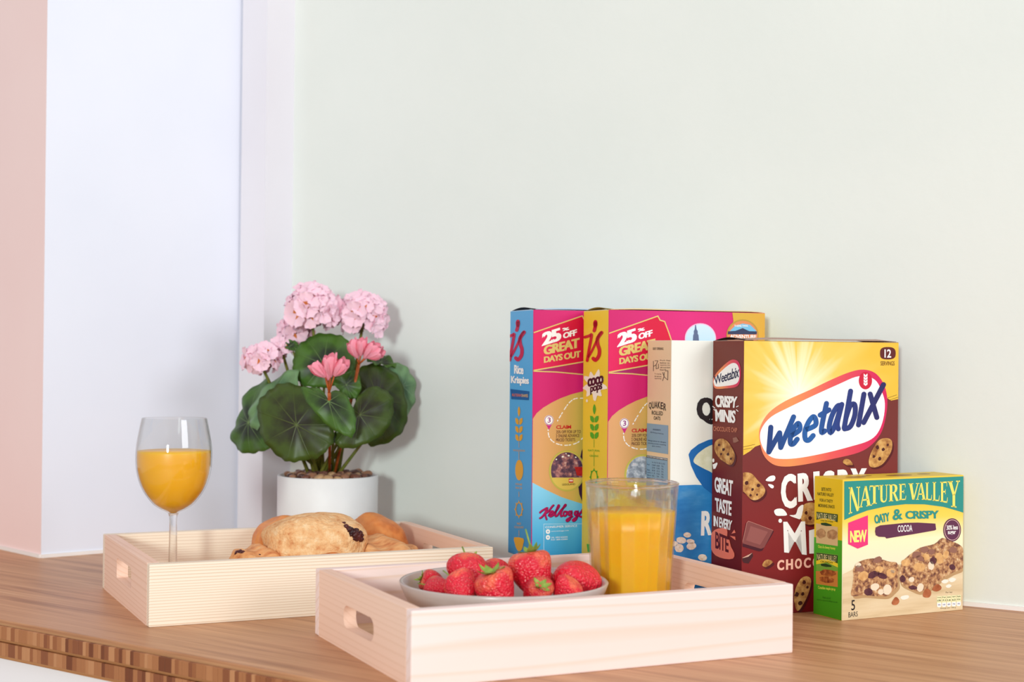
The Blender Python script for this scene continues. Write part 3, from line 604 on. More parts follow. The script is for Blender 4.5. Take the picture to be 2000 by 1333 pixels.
lets = [('W', 505, 745, 1105, 1045, 855, 760), ('e', 700, 815, 1045, 1010, 845, 800), ('e', 825, 955, 1005, 985, 780, 745), ('t', 950, 1060, 965, 920, 650, 640), ('a', 1040, 1168, 945, 900, 690, 650), ('b', 1178, 1308, 912, 862, 540, 530), ('i', 1300, 1365, 868, 850, 570, 560), ('x', 1355, 1525, 842, 795, 555, 480)]
GL = {'W': [[(.05, 1), (.13, 0)], [(.13, 0), (.48, .62)], [(.48, .62), (.62, .04)], [(.62, .04), (1, 1)]], 'e': [[(.10, .50), (.90, .58), (.88, .82), (.60, 1), (.25, .84), (.06, .45), (.22, .08), (.55, 0), (.88, .16)]],
 't': [[(.62, 1), (.42, .30), (.50, .06), (.85, .05)], [(.06, .66), (1, .76)]], 'a': [[(.92, .96), (.55, 1), (.18, .72), (.06, .30), (.28, .02), (.60, .22), (.86, .80)], [(.95, 1), (.80, .30), (.98, .02)]],
 'b': [[(.30, 1), (.06, .06)], [(.12, .30), (.40, .60), (.80, .60), (.92, .30), (.62, .02), (.10, .03)]], 'i': [[(.70, 1), (.30, 0)]], 'x': [[(.0, .0), (1, 1)], [(.18, .92), (.82, .02)]]}
for ch, x0, x1, yb0, yb1, yt0, yt1 in lets:
    sl = 34; wdt = 44; x0 += 16; x1 -= 16; yb0 -= 16; yb1 -= 16; yt0 += 16; yt1 += 16
    wF.stroke([[(x0+(x1-x0)*a+sl*(b-.3), (yb0+(yb1-yb0)*a)*(1-b)+(yt0+(yt1-yt0)*a)*b) for a, b in pth] for pth in GL[ch]], wdt*.2251, NAVY, 5, c5, 'logo_letter', 5 if ch in 'eatb' else 0)
wF.ell(1376, 462, 58, 76, ink((206, 28, 60)), 4, 'wheat_badge', c5)
for k in range(4):
    for sg in (-1, 1): wF.poly([(1377, 508-25*k), (1377+sg*17, 494-25*k), (1377+sg*16, 474-25*k), (1377, 490-25*k)], WHT, 5, 'wheat_badge', 0, c5)
wF.poly([(1503, 225), (1510, 190), (1540, 172), (1600, 172), (1632, 190), (1640, 225), (1632, 260), (1600, 276), (1540, 276), (1510, 260)], ink((96, 34, 32)), 2, 'servings_badge', 3, c5)
wF.line('12', 1542, 262, 1600, 262, 72, WHT, 3, 0.04, c5); wF.line('SERVINGS', 1508, 330, 1630, 330, 36, ink((110, 60, 24)), 3, 0.03, c5)
cookie = noisy('biscuit_print', [(0.2, (78, 34, 22)), (0.36, (150, 92, 48)), (0.55, (206, 154, 88)), (0.8, (238, 204, 140))], 130, 6, 0.6)
darkc = ink((76, 30, 26))
def biscuit(f, pts, T, chips):
    f.poly([(x+14, y+16) for x, y in pts], ink((84, 22, 28)), 2, 'biscuit_shadow', 4, T); f.poly(pts, cookie, 3, 'biscuit_picture', 4, T)
    for x, y, r in chips: f.ell(x, y, r, r*1.15, darkc, 4, 'biscuit_chip', T, 10, 0.4, 0.4)
biscuit(wF, [(232, 260), (240, 195), (290, 170), (345, 180), (390, 230), (430, 270), (448, 310), (425, 355), (375, 382), (330, 370), (290, 325), (250, 300)], c6, [(262, 225, 12), (305, 250, 14), (350, 300, 10), (395, 270, 13), (335, 345, 9), (385, 340, 8)])
biscuit(wF, [(1405, 1160), (1420, 1100), (1455, 1030), (1500, 975), (1560, 960), (1605, 985), (1605, 1060), (1570, 1130), (1520, 1190), (1460, 1215), (1415, 1205)], c5, [(1480, 1040, 16), (1530, 1060, 14), (1450, 1120, 12), (1500, 1140, 14), (1570, 1020, 10)])
biscuit(wF, [(1180, 1170), (1200, 1142), (1240, 1150), (1268, 1190), (1240, 1195), (1215, 1195)], c5, [])
biscuit(wF, [(668, 1150), (680, 1060), (720, 985), (765, 965), (798, 990), (790, 1060), (760, 1140), (720, 1210), (690, 1228)], c6, [(745, 1010, 14), (690, 1105, 16), (735, 1100, 12), (715, 1170, 16), (770, 1050, 10)])
biscuit(wF, [(712, 500), (725, 440), (765, 405), (830, 405), (880, 460), (870, 540), (800, 570), (740, 555)], c6, [(760, 480, 12), (790, 520, 14)])
biscuit(wF, [(425, 880), (445, 845), (475, 838), (505, 855), (480, 880), (450, 895)], c6, [])
CH = ink((132, 72, 70))
wF.poly([(262, 735), (300, 560), (320, 540), (515, 620), (500, 650), (425, 770), (400, 775)], ink((72, 22, 36)), 2, 'chocolate_square', 0, c6); wF.poly([(270, 712), (305, 555), (318, 540), (510, 612), (440, 745), (415, 755)], CH, 3, 'chocolate_square', 0, c6); wF.poly([(300, 690), (335, 580), (468, 625), (408, 725)], ink((150, 88, 84)), 4, 'chocolate_square', 0, c6); wF.stroke([[(272, 712), (306, 556), (318, 542), (505, 612)]], 0.9, ink((196, 130, 118)), 5, c6, 'chocolate_square', 0)
wF.poly([(260, 830), (350, 785), (355, 810), (320, 868), (285, 862)], ink((70, 30, 36)), 3, 'chocolate_chip_picture', 0, c6); wF.poly([(260, 830), (350, 785), (318, 815)], ink((214, 170, 150)), 4, 'chocolate_chip_picture', 0, c6)
for t_, q_ in (('C', [(572, 452), (690, 440), (682, 175), (562, 190)]), ('R', [(700, 395), (812, 385), (804, 165), (694, 180)]), ('I', [(820, 380), (870, 372), (862, 160), (815, 165)]), ('S', [(885, 375), (985, 365), (980, 152), (888, 160)]), ('P', [(1000, 360), (1085, 352), (1080, 145), (1000, 150)]), ('Y', [(1100, 350), (1210, 340), (1225, 138), (1100, 140)]),
               ('M', [(592, 782), (765, 802), (752, 545), (585, 548)]), ('I', [(785, 792), (840, 790), (836, 600), (782, 615)]), ('N', [(860, 785), (980, 780), (975, 560), (855, 570)]), ('I', [(1000, 775), (1050, 770), (1046, 560), (998, 565)]), ('S', [(1070, 770), (1170, 760), (1165, 550), (1068, 560)])):
    wF.text(t_, q_, WHT, 4, 0.05 if t_ == 'M' else 0.11, 0, c6, 'printed_letter')
for pts in ([(450, 232), (480, 200), (515, 194), (525, 215), (505, 238)], [(468, 262), (490, 260), (512, 272), (508, 290), (490, 288)], [(515, 465), (540, 448), (585, 452), (615, 495), (570, 502), (530, 498)], [(632, 498), (680, 492), (700, 440), (740, 420), (720, 520), (690, 522)]): wF.poly(pts, WHT, 4, 'white_splash', 3, c6)
wF.ell(562, 540, 14, 16, WHT, 4, 'white_splash', c6, 12)
for i, ch in enumerate('CHOCOLATE'): wF.text(ch, [(538+68*i, 922-6*i), (592+68*i, 917-6*i), (592+68*i, 838-6*i), (538+68*i, 843-6*i)], ink((248, 190, 170)), 4, 0.10, 0, c6, 'printed_letter')
# its side
wS.poly([(62, 440), (110, 370), (200, 290), (255, 282), (290, 320), (298, 420), (270, 510), (160, 530), (80, 530), (60, 490)], rimm, 2, 'logo_oval', 4, c5); wS.poly([(68, 455), (115, 395), (200, 322), (250, 310), (280, 345), (288, 430), (258, 490), (150, 510), (85, 512), (68, 490)], WHT, 3, 'logo_oval', 4, c5)
wS.text('Weetabix', [(72, 498), (284, 432), (292, 330), (66, 425)], ink((30, 32, 72)), 4, 0.04, 0, c5, 'logo_lettering')
wS.text('CRISPY', [(78, 692), (262, 700), (272, 600), (76, 588)], WHT, 3, 0.11, 0, c5); wS.text('MINIS', [(80, 815), (250, 832), (258, 722), (76, 708)], WHT, 3, 0.08, 0, c5); wS.line('CHOCOLATE CHIP', 62, 898, 268, 912, 40, ink((214, 130, 100)), 3, 0.02, c5)
for a, b in (((56, 685), (75, 700)), ((66, 712), (80, 722)), ((262, 690), (278, 682)), ((262, 715), (276, 728))): wS.stroke([[a, b]], 1.6, WHT, 3, c5, 'accent_mark', 0)
biscuit(wS, [(72, 1060), (80, 990), (130, 965), (180, 985), (225, 1050), (248, 1110), (235, 1170), (205, 1195), (160, 1170), (110, 1130)], c5, [(110, 1020, 10), (150, 1060, 12), (190, 1100, 12), (130, 1100, 9), (215, 1140, 9)])
wS.poly([(230, 960), (262, 952), (285, 985), (255, 1000), (235, 1000)], ink((150, 100, 84)), 3, 'chocolate_chip_picture', 0, c5); wS.poly([(55, 1190), (95, 1172), (98, 1185), (80, 1225), (62, 1230)], WHT, 3, 'white_splash', 0, c5); wS.ell(62, 1155, 9, 18, WHT, 3, 'white_splash', c5, 10)
for s_, q_ in (('GREAT', [(66, 318), (200, 356), (206, 232), (62, 202)]), ('TASTE', [(70, 468), (192, 505), (196, 392), (66, 362)]), ('IN EVERY', [(56, 580), (192, 615), (200, 540), (56, 500)])): wS.text(s_, q_, WHT, 3, 0.09, 0, c6)
wS.poly([(32, 700), (45, 630), (90, 600), (158, 600), (160, 660), (178, 690), (190, 740), (215, 790), (205, 830), (140, 832), (70, 805), (40, 760)], ink((240, 128, 104)), 3, 'bite_splash', 2, c6); wS.text('BITE', [(70, 750), (172, 785), (172, 665), (70, 622)], ink((96, 16, 20)), 4, 0.05, 0, c6)
wS.poly([(192, 640), (215, 608), (225, 632)], ink((240, 128, 104)), 3, 'accent_mark', 0, c6); wS.poly([(180, 655), (222, 662), (224, 690)], ink((240, 128, 104)), 3, 'accent_mark', 0, c6)

# ---- cereal bar box
NL, NW, NH = 0.14943, 0.0425, 0.13249
boardm = grad('board_print', [(0.0, (226, 202, 158)), (0.2, (232, 214, 176)), (0.38, (246, 236, 206)), (0.55, (252, 244, 200)), (0.7, (247, 216, 92)), (0.8, (244, 206, 70)), (1.0, (244, 206, 70))], 'Y')
nt_, nF, nS = carton('cereal_bar_box', 'small yellow and green cereal bar box, lowest of the boxes, at the right', 0.31157, 1.3884, 0.46393, NL, NW, NH, 0, boardm, ink((234, 196, 30)), grad('yellow_top', [(0, (238, 206, 70)), (1, (236, 200, 60))], 'X'))
TEAL = ink((46, 146, 138)); GRN = grad('green_side', [(0.0, (66, 138, 20)), (0.3, (72, 166, 36)), (1, (82, 180, 40))], 'Y')
nF.poly([(318, 165), (1258, 125), (1258, 412), (1180, 388), (1100, 366), (950, 346), (800, 345), (650, 362), (500, 395), (400, 433), (318, 470)], TEAL, 1, 'title_panel', 0, c7)
def serif(ch):
    """a small serif alphabet on the unit square"""
    def rc(a, b, c, d): return [(a, b), (c, b), (c, d), (a, d)]
    sf = 0.045
    D = {'N': [[(.10, 0), (.19, 0), (.19, 1), (.10, 1)], [(.82, 0), (.90, 0), (.90, 1), (.82, 1)], [(.04, 1), (.30, 1), (.90, 0), (.70, 0)], rc(.0, 0, .30, sf), rc(.68, 1-sf, 1, 1), rc(.0, 1-sf, .2, 1)],
         'A': [[(.04, 0), (.13, 0), (.52, 1), (.44, 1)], [(.66, 0), (.92, 0), (.58, 1), (.42, 1)], rc(.22, .30, .72, .37), rc(-.04, 0, .24, sf), rc(.56, 0, 1.04, sf)],
         'T': [rc(.37, 0, .63, 1), rc(.0, .93, 1, 1), rc(.24, 0, .76, sf), [(0, 1), (.06, 1), (.05, .74), (0, .74)], [(1, 1), (.94, 1), (.95, .74), (1, .74)]],
         'U': [rc(.10, .26, .34, 1), rc(.76, .26, .85, 1), rc(.0, 1-sf, .44, 1), rc(.64, 1-sf, .98, 1), [(.10, .28), (.34, .28), (.37, .13), (.46, .07), (.58, .06), (.70, .12), (.76, .28), (.85, .28), (.80, .10), (.66, .0), (.44, -.02), (.24, .03), (.13, .12)]],
         'R': [rc(.10, 0, .36, 1), rc(.0, 0, .46, sf), rc(.0, 1-sf, .3, 1), [(.3, 1), (.6, 1), (.82, .93), (.90, .76), (.82, .58), (.62, .48), (.3, .46), (.3, .53), (.5, .54), (.6, .60), (.64, .76), (.58, .90), (.48, .94), (.3, .94)], [(.44, .48), (.66, .48), (.98, .04), (1.02, 0), (.76, 0)]],
         'E': [rc(.10, 0, .36, 1), rc(.0, 0, .40, sf), rc(.0, 1-sf, .4, 1), rc(.3, .93, .86, 1), rc(.3, 0, .9, .07), rc(.3, .48, .68, .55), [(.86, 1), (.79, 1), (.81, .78), (.86, .76)], [(.95, .26), (.9, .26), (.80, 0), (.90, 0)], rc(.62, .40, .68, .63)],
         'V': [[(.34, 0), (.56, 0), (.32, 1), (.04, 1)], [(.42, 0), (.54, 0), (.94, 1), (.85, 1)], rc(-.04, 1-sf, .44, 1), rc(.70, 1-sf, 1.04, 1)],
         'L': [rc(.10, 0, .36, 1), rc(.0, 0, .4, sf), rc(.0, 1-sf, .48, 1), rc(.3, 0, .92, .07), [(.97, .30), (.92, .30), (.80, 0), (.92, 0)]],
         'Y': [rc(.40, 0, .62, .48), [(.40, .46), (.62, .46), (.32, 1), (.04, 1)], [(.50, .46), (.62, .46), (.95, 1), (.86, 1)], rc(-.02, 1-sf, .42, 1), rc(.70, 1-sf, 1.04, 1), rc(.28, 0, .74, sf)]}
    return D[ch]
YEL = ink((250, 232, 110))
for ch, x0, x1, yt0, yt1, yb0, yb1 in (('N', 352, 442, 212, 206, 424, 392), ('A', 438, 532, 204, 200, 372, 356), ('T', 516, 592, 198, 195, 348, 338), ('U', 594, 664, 194, 190, 332, 326), ('R', 668, 744, 190, 186, 324, 318), ('E', 748, 808, 186, 182, 314, 310), ('V', 826, 906, 181, 178, 310, 308), ('A', 886, 962, 178, 176, 310, 310), ('L', 958, 1010, 174, 172, 312, 314), ('L', 1014, 1070, 171, 169, 318, 322), ('E', 1074, 1136, 168, 165, 326, 336), ('Y', 1134, 1226, 164, 158, 362, 376)):
    vs, fs = [], []
    for pg in serif(ch):
        tri = tessellate_polygon([[Vector((a, b, 0)) for a, b in pg]]); b0 = len(vs)
        for a, b in pg: vs.append(nF.P(*c7(x0+(x1-x0)*a, (yb0+(yb1-yb0)*a)*(1-b)+(yt0+(yt1-yt0)*a)*b)))
        fs += [[b0+i for i in t_] for t_ in tri]
    nF.emit('title_letter', vs, fs, YEL, 3)
nF.text('OATY', [(558, 502), (678, 478), (672, 408), (552, 432)], TEAL, 3, 0.11, 0, c7); nF.text('&', [(698, 474), (780, 464), (776, 380), (700, 386)], TEAL, 3, 0.06, 0, c7); nF.text('CRISPY', [(800, 462), (1066, 458), (1064, 394), (798, 398)], TEAL, 3, 0.08, 0, c7)
nF.poly([(348, 492), (504, 432), (504, 664), (424, 696), (348, 660)], ink((236, 58, 126)), 3, 'new_flash', 0, c7); nF.text('NEW', [(362, 648), (494, 642), (494, 545), (362, 556)], ink((252, 240, 130)), 4, 0.08, 0, c7)
PUR = ink((98, 48, 78))
nF.poly([(560, 560), (565, 528), (600, 512), (800, 492), (900, 490), (1036, 498), (1042, 545), (1030, 552), (860, 582), (720, 604), (650, 616), (640, 604), (590, 602), (566, 590)], PUR, 3, 'flavour_brush', 0, c7); nF.text('COCOA', [(738, 566), (854, 560), (852, 506), (738, 512)], WHT, 4, 0.03, 0, c7)
nF.ell(1168, 548, 70, 92, PUR, 3, 'sugar_badge', c7, 32); nF.ell(1168, 548, 62, 82, ink((240, 200, 190)), 4, 'sugar_badge', c7, 32); nF.ell(1168, 548, 58, 78, PUR, 5, 'sugar_badge', c7, 32)
nF.line('30% less', 1122, 548, 1212, 544, 36, WHT, 6, 0.04, c7); nF.line('sugar', 1132, 592, 1196, 590, 34, WHT, 6, 0.04, c7)
nF.poly([(20, 730), (180, 650), (420, 600), (800, 580), (1720, 640), (1720, 1400), (20, 1400)], noisy('printed_board', [(0.3, (206, 178, 134)), (0.5, (228, 204, 164)), (0.75, (240, 222, 188))], 16, 4, 0.45, stretch=(0.5, 1, 5)), 1, 'board_picture', 0, c13)
granola = noisy('granola_print', [(0.22, (70, 36, 40)), (0.40, (124, 78, 62)), (0.52, (188, 136, 92)), (0.64, (222, 184, 138)), (0.8, (246, 228, 200))], 210, 5, 0.55)
bar1 = [(150, 985), (170, 880), (185, 740), (180, 660), (230, 570), (330, 520), (450, 500), (560, 510), (680, 545), (780, 560), (800, 660), (790, 790), (790, 880), (720, 960), (640, 1020), (500, 1020), (330, 1005), (190, 1020)]
bar2 = [(820, 800), (815, 680), (850, 560), (920, 480), (1000, 420), (1110, 350), (1300, 300), (1400, 220), (1520, 260), (1650, 320), (1690, 400), (1690, 620), (1560, 690), (1400, 780), (1300, 870), (1200, 930), (1090, 960), (960, 910), (860, 860)]
nF.poly([(x+30, y+35) for x, y in bar1], ink((190, 152, 108)), 2, 'bar_shadow', 3, c13); nF.poly([(x+10, y+40) for x, y in bar2], ink((190, 152, 108)), 2, 'bar_shadow', 3, c13)
nF.poly(bar1, granola, 3, 'cereal_bar_picture', 3, c13); nF.poly(bar2, granola, 3, 'cereal_bar_picture', 3, c13)
chipc = ink((150, 104, 88)); nut = noisy('nut_print', [(0.3, (206, 150, 92)), (0.7, (236, 190, 128))], 160, 2, 0.5); plum = noisy('cocoa_print', [(0.3, (66, 28, 44)), (0.7, (104, 56, 64))], 200, 3, 0.5); pale = ink((240, 222, 196))
for m_, L_ in ((plum, [(460, 720, 90, 45), (580, 740, 70, 40), (390, 960, 60, 50), (1280, 530, 50, 50), (1540, 620, 45, 40), (1000, 900, 60, 30), (860, 780, 40, 50)]), (nut, [(320, 740, 75, 62), (700, 700, 68, 62), (540, 650, 60, 45), (1360, 500, 60, 80), (1450, 450, 40, 60), (1090, 620, 80, 60), (900, 560, 60, 50), (1180, 480, 50, 45)]), (chipc, [(515, 520, 64, 40), (270, 640, 66, 44), (1160, 380, 60, 44), (1050, 450, 64, 44), (1100, 500, 62, 36), (1550, 385, 58, 42), (1250, 410, 50, 40)]), (pale, [(480, 890, 60, 50), (650, 930, 60, 70), (560, 960, 40, 40), (980, 790, 40, 35), (1100, 900, 45, 60), (1250, 600, 40, 60), (250, 590, 40, 30), (720, 680, 30, 22)])):
    for k, (x, y, a, b) in enumerate(L_): nF.ell(x, y, a, b, m_, 4, 'bar_morsel', c13, 14, (k*.7) % 1-.4, 0.18)
drop = noisy('chip_print', [(0.3, (150, 74, 40)), (0.7, (196, 120, 78))], 100, 2, 0.4)
for pts in ([(708, 1110), (740, 1050), (770, 1028), (806, 1060), (812, 1100), (780, 1136), (730, 1138)], [(1135, 1010), (1150, 950), (1185, 912), (1240, 940), (1250, 990), (1220, 1035), (1160, 1035)], [(1262, 930), (1290, 880), (1340, 850), (1390, 890), (1380, 930), (1320, 955)]): nF.poly(pts, drop, 4, 'chocolate_drop_picture', 3, c13)
for x, y, a, b in ((890, 1035, 60, 30), (1440, 815, 50, 26), (1540, 795, 50, 30), (1490, 880, 40, 24)): nF.ell(x, y, a, b, ink((250, 240, 226)), 3, 'oat_flake_picture', c13, 14, -.2, 0.2)
nF.text('5', [(156, 1215), (208, 1210), (206, 1068), (156, 1075)], BLK, 3, 0.02, 0, c13); nF.text('BARS', [(118, 1312), (244, 1294), (244, 1226), (118, 1240)], BLK, 3, 0.0, 0, c13)
nu = ink((244, 240, 190)); nf = ('Energy', 'Fat', 'Saturates', 'Sugars', 'Salt'); nv = ('170', '7.1', '1.6', '6.2', '0.2g')
for i in range(5):
    x = 1328+67*i; yo = -4*i
    nF.poly([(x, 1020+yo), (x+62, 1016+yo), (x+62, 1158+yo), (x+48, 1172+yo), (x+14, 1174+yo), (x, 1160+yo)], nu, 3, 'nutrition_tab', 0, c13); nF.poly([(x+2, 1112+yo), (x+60, 1108+yo), (x+60, 1156+yo), (x+47, 1168+yo), (x+15, 1170+yo), (x+2, 1158+yo)], WHT, 4, 'nutrition_tab', 0, c13)
    nF.line(nf[i], x+6, 1048+yo, x+56, 1045+yo, 20, ink((96, 92, 56)), 5, 0.02, c13); nF.line(nv[i], x+8, 1092+yo, x+54, 1089+yo, 24, ink((80, 84, 50)), 5, 0.04, c13); nF.line(('9%', '10%', '8%', '7%', '3%')[i], x+14, 1148+yo, x+48, 1145+yo, 18, ink((60, 76, 140)), 5, 0.03, c13)
nF.line('Per bar', 1450, 978, 1545, 972, 22, ink((110, 90, 66)), 3, 0, c13); nF.line('Energy per 100 g', 1380, 1198, 1588, 1184, 22, ink((110, 90, 66)), 3, 0, c13)
# its side
nS.poly([(40, 1075), (560, 1142), (600, 1500), (600, 3200), (20, 3200), (20, 1072)], GRN, 1, 'green_panel', 0, c11)
OL = ink((74, 66, 20))
for s_, q_ in (('BITE INTO', [(210, 328), (366, 338), (366, 284), (210, 272)]), ('NATURE VALLEY', [(142, 400), (408, 424), (408, 372), (142, 346)]), ('FOR A TASTY', [(180, 500), (392, 526), (392, 474), (180, 452)]), ('MORNING SNACK', [(156, 590), (424, 616), (424, 562), (156, 536)])): nS.text(s_, q_, OL, 3, 0.03, 0, c11)
DG = ink((34, 66, 30))
def mini(T, y, sub, bg_, pic, cap, col2):
    if col2: nS.poly([(122, y-8), (476, y+34), (476, y+560), (122, y+516)], ink((120, 170, 60)), 2, 'small_pack_picture', 0, T); nS.poly([(122, y+100), (300, y+90), (476, y+180), (476, y+240), (300, y+160), (122, y+190)], ink((240, 210, 50)), 3, 'small_pack_picture', 0, T)
    nS.poly([(126, y), (474, y+44), (470, y+172), (400, y+142), (300, y+108), (210, y+106), (126, y+130)], DG, 4, 'small_pack_title', 0, T)
    nS.text('NATURE VALLEY', [(136, y+112), (460, y+152), (460, y+56), (136, y+14)], ink((226, 214, 150)), 5, 0.02, 0, T)
    nS.line(sub, 195, y+158, 400, y+180, 30, DG, 5, 0.02, T); nS.poly([(200, y+182), (280, y+178), (376, y+212), (372, y+232), (290, y+232), (206, y+214)], DG, 5, 'small_pack_band', 0, T)
    nS.poly([(118, y+ (186 if not col2 else 300)), (474, y+(250 if not col2 else 300)), (474, y+560), (122, y+508)], bg_, 3 if not col2 else 4, 'small_pack_picture', 0, T)
    for (x, yy, a, b) in pic[1]: nS.ell(x, y+yy, a, b, pic[0], 6, 'small_bar_picture', T, 18, 0.1, 0.25)
    nS.text(cap, [(154, y+600), (436, y+632), (436, y+574), (154, y+540)], ink((232, 236, 90)), 4, 0.03, 0, T)
mini(c11, 668, 'oaty & crispy', ink((218, 184, 130)), (noisy('oat_bar_print', [(0.3, (150, 104, 64)), (0.7, (206, 160, 108))], 240, 4, 0.5), [(205, 355, 78, 78), (385, 370, 90, 82)]), 'Oats & chewy honey', False)
mini(c12, 168, 'CRUNCHY', ink((204, 132, 62)), (noisy('crunchy_bar_print', [(0.3, (110, 50, 26)), (0.6, (178, 100, 46)), (0.8, (220, 170, 110))], 220, 4, 0.5), [(320, 330, 130, 56), (300, 440, 120, 50)]), 'Canadian maple syrup', True)
nS.line('FIND US AT', 226, 912, 360, 930, 30, ink((40, 84, 20)), 3, 0.0, c12); nS.line('www.naturevalley.co.uk', 135, 948, 470, 996, 34, ink((40, 84, 20)), 3, 0.0, c12)
# print on the lid
lid = bmesh.new()
for x, y, a, b in ((0.03, 0.018, .012, .005), (0.05, 0.026, .006, .003), (0.085, 0.02, .016, .006), (0.12, 0.024, .008, .004)):
    bv = [lid.verts.new((x+a*math.cos(i*math.pi/6), y+b*math.sin(i*math.pi/6), NH+0.0001)) for i in range(12)]; lid.faces.new(bv)
me = bpy.data.meshes.new('lid_print'); lid.to_mesh(me); lid.free(); obj('lid_print', me, ink((150, 112, 50)), nt_)

#@@TRAYS
# ------------------------------------------------------------------ wooden trays
def tray(label, x, y, th, L, W, h, hole_px, fine, rnd):
    t = thing('wooden_tray', label, 'tray', (x, y, 0), th, 'pale wooden serving trays')
    T = 0.011; i = 0 if fine else 1
    fr = wood('pine_front_%d' % i, (250, 235, 216) if fine else (249, 226, 221), (208, 172, 134) if fine else (234, 200, 176), 'X', 0.0026 if fine else 0.0105, 0.75 if fine else 0.55, 0.28 if fine else 0.75, 0.55, None if fine else (249, 221, 210), off=0.31*i)
    sd = wood('pine_side_%d' % i, (250, 214, 194), (230, 186, 158), 'Y', 0.0055, 0.55, 0.35, 0.55, (244, 203, 178), off=0.7+i)
    bs = wood('pine_base_%d' % i, (236, 204, 168), (210, 170, 126), 'X', 0.012, 0.5, 0.6, 0.55, off=0.2+i)
    bv = 0.0012
    obj('front_board', box_me('front_board', (0, 0, 0), (L, T, h), bv), fr, t)
    obj('back_board', box_me('back_board', (0, W-T, 0), (L, W, h), bv), fr, t)
    obj('base_panel', box_me('base_panel', (T, T, 0.003), (L-T, W-T, 0.008)), bs, t)
    # side boards with a cut-out handle, traced on the outer face
    R = Matrix.Rotation(th, 3, 'Z'); nrm = R @ Vector((-1, 0, 0)); p0 = Vector((x, y, 0))
    loc = [R.transposed() @ (on_plane(px, py, p0, nrm)-p0) for px, py in hole_px]
    ys = [q.y for q in loc]; zs = [q.z for q in loc]
    ya, yb_, za, zb = min(ys), max(ys), min(zs), max(zs)
    yc = (ya+yb_)/2
    rad = (zb-za)*rnd; hole = []
    for cy, cz, a0 in ((yb_-rad, zb-rad, 0), (ya+rad, zb-rad, 90), (ya+rad, za+rad, 180), (yb_-rad, za+rad, 270)):
        for k in range(7):
            a = math.radians(a0+15*k); hole.append((cy+rad*math.cos(a), cz+rad*math.sin(a)))
    outer = [(T, 0.0), (W-T, 0.0), (W-T, h), (T, h)]
    for nm, xa, xb in (('side_board', 0, T), ('side_board', L-T, L)):
        pts = outer+hole; n = len(pts)
        tri = tessellate_polygon([[Vector((a, b, 0)) for a, b in outer], [Vector((a, b, 0)) for a, b in hole]])
        vs = [(xa, a, b) for a, b in pts]+[(xb, a, b) for a, b in pts]
        fs = [list(q) for q in tri]+[[n+k for k in q] for q in tri]
        for st, ln in ((0, 4), (4, len(hole))):
            for k in range(ln): a, b = st+k, st+(k+1) % ln; fs.append([a, b, n+b, n+a])
        bm = bmesh.new(); bvs = [bm.verts.new(v) for v in vs]
        for f in fs:
            try: bm.faces.new([bvs[k] for k in f])
            except ValueError: pass
        bmesh.ops.recalc_face_normals(bm, faces=bm.faces[:]); me = bpy.data.meshes.new(nm); bm.to_mesh(me); bm.free()
        obj(nm, me, sd, t)
    return t
tray('pale pine tray with fine grain holding pastries and the wine glass', -0.32164, 1.3221, 0.43646, 0.33663, 0.24009, 0.05615,
     [(228, 1101), (256, 1110), (256, 1146), (229, 1130)], True, 0.18)
tray('pale pine tray at the front holding the strawberry bowl and tumbler', -0.07216, 1.09191, 0.4400, 0.34166, 0.23127, 0.05763,
     [(671, 1200), (677, 1184), (727, 1212), (729.5, 1252), (690, 1236)], False, 0.45)

# ------------------------------------------------------------------ glasses and juice
def juice_mat():
    mt, nt, b = newmat('orange_juice')
    b.inputs['Base Color'].default_value = lin((255, 184, 20)); b.inputs['Roughness'].default_value = 0.35
    b.inputs['Subsurface Weight'].default_value = 0.5; b.inputs['Subsurface Radius'].default_value = (0.02, 0.012, 0.002); b.inputs['Subsurface Scale'].default_value = 1.0
    return mt
JU = juice_mat(); GT = glass_thin('clear_thin_glass'); GS = glass_solid('clear_thick_glass', 0.5); GF = glass_solid('fluted_glass', 0.32)
def interp(prof, z):
    for (r0, z0), (r1, z1) in zip(prof, prof[1:]):
        if z0 <= z <= z1: return r0+(r1-r0)*(z-z0)/(z1-z0+1e-9)
    return prof[-1][0]
def wine_glass():
    Y = 1.47; c = at_y(337.5, 1098, Y); zf = 0.008; mm = Y/F
    g = thing('wine_glass', 'stemmed wine glass of orange juice standing in the pastry tray', 'glass', (c.x, c.y, zf))
    def zz(py): return at_y(337, py, Y).z-zf
    pts = [(1004, 8.0), (1000, 14), (994, 26), (984, 40), (965, 55), (945, 65), (920, 71.5), (895, 73.5), (870, 72), (845, 68), (825, 64), (818, 62.5)]
    cm = catmull([(w*mm, zz(py)) for py, w in pts], 5, False)
    inner = [(max(r-0.0011, 0.0004), z+0.0006) for r, z in cm]
    bowl = cm + [(cm[-1][0]-0.0005, cm[-1][1]+0.0006)] + inner[::-1]
    obj('glass_bowl', lathe_me('glass_bowl', bowl, 72), GT, g)
    zt = zz(1003)
    st = [(0.0001, 0.0), (0.034, 0.0), (0.034, 0.0012), (0.02, 0.0025), (0.008, 0.005), (0.0046, 0.012), (0.0043, 0.03), (0.0038, zt-0.012), (0.0040, zt-0.004), (0.0052, zt), (0.0001, zt+0.0004)]
    obj('stem', lathe_me('stem', st, 40), GS, g)
    zj = zz(881); jp = [(max(r-0.0004, 0.0002), z+0.0002) for r, z in inner if z < zj-0.001]
    jp = [(0.0002, jp[0][1])]+jp+[(interp(inner, zj)-0.0004, zj), (0.0002, zj)]
    obj('orange_juice', lathe_me('orange_juice', jp, 64), JU, g)
wine_glass()
